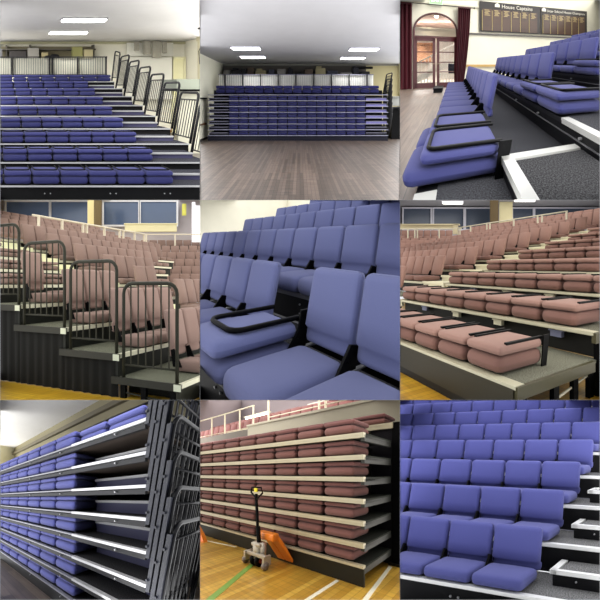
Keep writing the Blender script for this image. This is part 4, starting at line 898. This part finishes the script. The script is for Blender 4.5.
# ================================================================== bay 4: barrier frames on the open end of maroon tiers
def bay4():
    B = Bay(4); M = kit((134, 112, 104), (143, 120, 112), deck=(88, 90, 78), strip=(214, 212, 188), riser=(30, 32, 28), rail=(42, 42, 32), bar=(44, 43, 33))
    T = 'middle left view'; run, rise = .85, .293
    fl = boards('yellow_boards', (222, 184, 54), (196, 154, 40), (160, 120, 36), .09, 5.0, rough=.3, rot=math.pi / 2, grain=.6)
    B.struct('floor', box(-6, 30, -2, 30, -.35, -.27), fl)
    B.struct('trim_1', prism([(.2, 3.9), (.3, 3.9), (-.8, 2.6), (-.95, 2.6)], 2, -.27, -.266), paint('green_court_line', (110, 150, 60), .4))
    B.struct('trim_2', prism([(.2, 4.3), (.25, 4.3), (-.2, 3.2), (-.25, 3.2)], 2, -.27, -.266), paint('pale_court_line', (236, 220, 160), .4))
    cream = paint('cream_step', (232, 232, 196), .6)
    cap = paint('pale_end_plate', (206, 210, 186), .5)
    olive = paint('olive_edge', (40, 40, 31), .5)
    ends = {0: 4.2, 1: 2.7, 2: 2.2, 3: 1.7, 4: 1.4}
    for k in range(9):
        Y = run * k; z = rise * k
        X1 = (6, 6.8, 6.7, 5.6, 6.9, 8.4, 10.4, 12.4, 13.0)[k]
        B.thing('seating_platform', f'platform with olive side edge, {ordn(k)} from the front, {T}', 'platform', (0, Y, z),
                [('deck', box(0.02, X1, Y + .05, Y + run + (.12 if k < 4 else 0), z - .05, z), M['deck'], False), ('nosing', box(0, X1, Y, Y + .05, z - .05, z + .005), M['strip'], False),
                 ('side_edge', box(-.02, .02, Y, Y + run + .12, z - .085, z + .005), olive, False), ('end_plate', box(-.03, -.02, Y, Y + .09, z - .08, z + .0), cap, False),
                 ('riser', box(0.02, X1, Y + .04, Y + .08, z - rise if k else -.27, z - .05), olive if k == 0 else M['riser'], False)], 'seating platforms middle left view')
    DR = fabric('black_drape', (13, 14, 12), scale=30)
    # curtain closing the open side, in folds, one per tier step
    for k in range(1, 9):
        n = 24; V = []; Fc = []
        Ya, Yb = run * k + .05, run * (k + 1) + .12; top = rise * k - .08
        for r_, z in enumerate((top, (top - .27) / 2, -.265)):
            for i in range(n): V.append((.03 + .02 * math.sin(i * 1.7 + k + .4 * math.sin(i)) * (.2 + .4 * r_), Ya + (Yb - Ya) * i / (n - 1), z))
        for r_ in range(2):
            for i in range(n - 1): Fc.append((r_ * n + i, r_ * n + i + 1, (r_ + 1) * n + i + 1, (r_ + 1) * n + i))
        B.single('side_curtain', f'black curtain panel hanging below the {ordn(k)} platform side, {T}', 'curtain', (np.array(V, float), Fc), DR, 'black side curtains middle left view', smooth=True)
    B.thing('under_frame', 'black support legs and brace under the front platform end', 'frame', (.1, .4, -.27), [('leg', box(.04, .1, y, y + .07, -.27, -.08), M['blk'], False) for y in (.1, .5, .8)] + [('brace', tube([(.07, .1, -.25), (.07, .8, -.2)], .012, 5), M['rail'], False), ('back_panel', box(.4, .45, .1, .95, -.27, -.08), M['riser'], False)])
    for k in range(6):
        fence(B, (.05, run * k + .08), (.05, run * k + run * .97 - (.0 if k else 0)), rise * k, 1.2, M, f'dark olive barrier frame on the open end of the {ordn(k)} platform, {T}', 'barrier frames middle left view', nb=6, r=.024, rb=.010, low=.16, second=None, c=.13)
    for k in range(0, 8):
        Y = run * k; z = rise * k
        # near section
        e = {0: 10, 1: 4, 2: 3, 3: 1}.get(k, 0)
        x0 = .62 if k else .72
        for i in range(e):
            upright(B, x0 + .5 * i, Y + .02, z, .5, M, f'pinkish maroon upright seat, {ordn(i)} from the barrier on the {ordn(k)} tier, {T}', 'maroon upright seats by the barriers', d=.42, h1=.15, zb=.2, bh=.64, bt=.1, tilt=.12, q=7, gap=.01, brk=True)
        if k >= 3:
            for i in range(1 if k == 3 else 0, 5):
                folded(B, .62 + .5 * i, Y + .04, z, .5, M, f'maroon folded seat, {ordn(i)} from the barrier on the {ordn(k)} tier, {T}', 'maroon folded seats behind the barriers', d=.45, h1=.11, h2=.07, q=5, bar=False)
        xa = 3.3 if k > 2 else 3.6
        if k:
            for s in range(2):
                B.single('aisle_step', f'cream aisle step, {"lower" if s == 0 else "upper"} one on the {ordn(k)} tier, {T}', 'step', join(box(xa - .2, xa + .8, Y + .42 * s, Y + .42 * s + .42, z, z + .03 + .13 * s), box(xa - .22, xa + .82, Y + .42 * s - .02, Y + .42 * s, z - .06 + .13 * s, z + .04 + .13 * s)), cream, 'cream aisle steps middle left view')
            for i in range((0, 4, 4, 2, 5, 8, 12, 16)[k]):
                upright(B, xa + 1.0 + .5 * i, Y + .02, z, .5, M, f'maroon upright seat, {ordn(i)} beyond the aisle on the {ordn(k)} tier, {T}', 'maroon upright seats beyond the aisle', d=.42, h1=.13, zb=.16, bh=.56, bt=.09, tilt=.12, q=5, crease=False, brk=False, gap=.012)
    rl = paint('cream_rail', (222, 214, 196), .5)
    B.thing('side_railing', 'cream sloping railing along the top of the maroon tiers', 'railing', (11, 8.75, 2.6),
            [('handrail', tube([(7.3, 8.75, 3.5), (15.2, 8.75, 3.5)], .04, 6), rl, True), ('lower_rail', tube([(7.3, 8.75, 2.8), (15.2, 8.75, 2.8)], .018, 5), rl, True)] + [('post', box(x - .035, x + .035, 8.7, 8.78, 2.5, 3.5), rl, False) for x in (7.6, 8.9, 10.2, 10.45, 11.7, 12.9, 13.2, 14.2, 15.1)])
    for r_ in range(3):
        for i in range(22):
            lb = f'maroon upper seat behind the sloping railing, {ordn(min(19, i))} from left, {ordn(r_)} row, {T}' if i < 20 else f'maroon upper seat toward the far corner, {ordn(i - 20)} of two, {ordn(r_)} row, {T}'
            upright(B, 4.8 + .5 * i, 9.3 + .9 * r_, 2.75 + .3 * r_, .5, M, lb, 'maroon upper seats middle left view', q=5, crease=False, brk=False, bh=.55, kind='maroon_fixed_seat', gap=.012)
    # far end block seen square on
    B.turn(-.983, -5.444, -2.472)
    for r_ in range(7):
        D = 22.0 + .8 * r_; z = .2 + .4 * r_
        B.single('end_platform', f'grey platform of the far end block, {ordn(r_)} up, {T}', 'platform', join(box(2.2, 8, D - .1, D + .8, z - .1, z), box(2.2, 8, D - .12, D - .1, z - .05, z + .01)), M['deck'], 'end block platforms middle left view')
        for i in range(10):
            upright(B, 2.35 + .5 * i + .2 * (r_ % 2), D, z, .5, M, f'maroon end block seat, {ordn(i)} from left in its {ordn(r_)} row, {T}', 'maroon end block seats middle left view', q=5, crease=False, brk=False, bh=.5, gap=.012, kind='maroon_fixed_seat')
    B.thing('end_railing', 'cream level railing above the far end block at the right', 'railing', (4, 28, 2.9), [('handrail', tube([(2.4, 28, 3.94), (6.4, 28, 3.94)], .04, 6), rl, True), ('lower_rail', box(2.4, 6.4, 27.9, 27.95, 3.1, 3.3), M['riser'], False)] + [('post', box(x - .04, x + .04, 27.95, 28.03, 2.9, 3.94), rl, False) for x in (2.6, 4.2, 5.8)])
    for i in range(8):
        upright(B, 2.4 + .5 * i, 29, 3.15, .5, M, f'dim maroon seat behind the level railing, {ordn(i)} from left, {T}', 'dim end seats middle left view', q=5, crease=False, brk=False, bh=.45, kind='maroon_fixed_seat')
    B.struct('wall_back', box(-9, 12, 31, 31.1, 0, 8), paint('pale_mauve_wall', (196, 190, 196), .8))
    win = paint('dark_window_glass', (74, 92, 124), .25, spec=.6); mul = paint('white_mullion', (222, 224, 232), .6)
    s = 30 / 1500
    for j, (u0, u1) in enumerate([(16, 145), (152, 262), (312, 416), (424, 532)]):
        a, b = (u0 - 300) * s, (u1 - 300) * s
        o = B.struct(f'window_{j + 1}', box(a, b, 30.4, 30.5, 4.75, 6.15), win)
        f_ = B.make('window_frame', join(box(a - .1, a, 30.3, 30.5, 4.65, 6.3), box(b, b + .1, 30.3, 30.5, 4.65, 6.3), box(a, b, 30.3, 30.5, 6.15, 6.3), box(a, b, 30.3, 30.5, 4.65, 4.75)), mul)
        if o and f_: f_.parent = o; f_.location = Vector(f_['_b']) - Vector(o['_b'])
    B.single('square_pillar', 'cream square pillar between the dark windows, upper left of centre', 'pillar', join(box(-.72, -.35, 29, 29.5, 4.3, 6.3), box(-.76, -.32, 28.95, 29.5, 4.6, 4.68)), paint('cream_pillar', (226, 212, 160), .7))
    cv, cf = rbox(-.35, .1, 28.5, 28.8, 4.4, 6.3, .1, 7)
    B.single('bunched_curtain', 'brown bunched curtain hanging right of the cream pillar', 'curtain', (cv, cf), fabric('brown_curtain', (110, 96, 70), scale=20), smooth=True)
    B.single('cream_bench_wall', 'long cream parapet block below the right hand windows', 'parapet', join(box(1.4, 4.3, 28, 28.3, 4.1, 4.5), box(1.35, 4.35, 27.95, 28.3, 4.5, 4.56)), paint('cream_parapet', (222, 216, 176), .7))
    B.single('bright_doorway', 'bright white doorway with pale frame at the right edge', 'doorway', join(box(5.5, 6.3, 29, 29.1, 3.6, 5.7), box(5.35, 5.5, 28.9, 29.1, 3.6, 5.9)), glow('doorway_glow', (250, 250, 255), 1.2))
    B.single('yellow_notice', 'small yellow notice on the wall beside the bright doorway', 'notice', join(box(4.95, 5.1, 29.8, 29.85, 5.3, 5.9), box(4.9, 5.15, 29.85, 29.87, 5.25, 5.95)), paint('yellow_card', (226, 226, 110), .6))
    B.turn(None, 0, 0)
    ambient(B, 2.7, 30, 2.2, 'top', (1, .99, .94)); ambient(B, 2.7, 28, 1.5, 'left right', (1, .98, .94)); ambient(B, 2.6, 4.2, .5, 'bottom', (1, .95, .85))

# ================================================================== added partitions that keep bay light apart and bounce it, world, camera
def partitions():
    m = paint('partition_white', (225, 225, 225), .9)
    def sheet(name, poly):
        me = bpy.data.meshes.new(name); me.from_pydata(poly, [], [(0, 1, 2, 3)]); me.materials.append(m)
        me.uv_layers.new(name='UVMap')
        o = bpy.data.objects.new(name, me); COL.objects.link(o); o['kind'] = 'structure'
    Y0, Y1 = FRONT, 66
    L = [-300 / FOC, -100 / FOC, 100 / FOC, 300 / FOC]
    for i, a in enumerate(L):
        for j in range(3):
            b0, b1 = L[j], L[j + 1]
            sheet(f'added_side_partition', [(a * Y0, Y0, b0 * Y0), (a * Y1, Y1, b0 * Y1), (a * Y1, Y1, b1 * Y1), (a * Y0, Y0, b1 * Y0)])
            sheet(f'added_level_partition', [(b0 * Y0, Y0, a * Y0), (b1 * Y0, Y0, a * Y0), (b1 * Y1, Y1, a * Y1), (b0 * Y1, Y1, a * Y1)])

for _n, _f in ((1, bay1), (2, bay2), (3, bay3), (4, bay4), (5, bay5), (6, bay6), (7, bay7), (8, bay8), (9, bay9)):
    _f()
partitions()
for o in scene.objects:
    if '_b' in o: del o['_b']

w = bpy.data.worlds.new('world'); scene.world = w; w.use_nodes = True
w.node_tree.nodes['Background'].inputs[0].default_value = (.95, .97, 1, 1); w.node_tree.nodes['Background'].inputs[1].default_value = .9
cd = bpy.data.cameras.new('camera'); cd.sensor_width = 36; cd.sensor_height = 36; cd.lens = 36 * FOC / 600; cd.clip_start = .05; cd.clip_end = 300
cam = bpy.data.objects.new('camera', cd); COL.objects.link(cam)
cam.location = (0, 0, 0); cam.rotation_euler = (math.pi / 2, 0, 0)
scene.camera = cam
scene.view_settings.view_transform = 'Standard'; scene.view_settings.look = 'None'
scene.view_settings.exposure = 0; scene.view_settings.gamma = 1
scene.cycles.use_denoising = True
scene.cycles.max_bounces = 6; scene.cycles.diffuse_bounces = 3; scene.cycles.glossy_bounces = 3; scene.cycles.transmission_bounces = 6
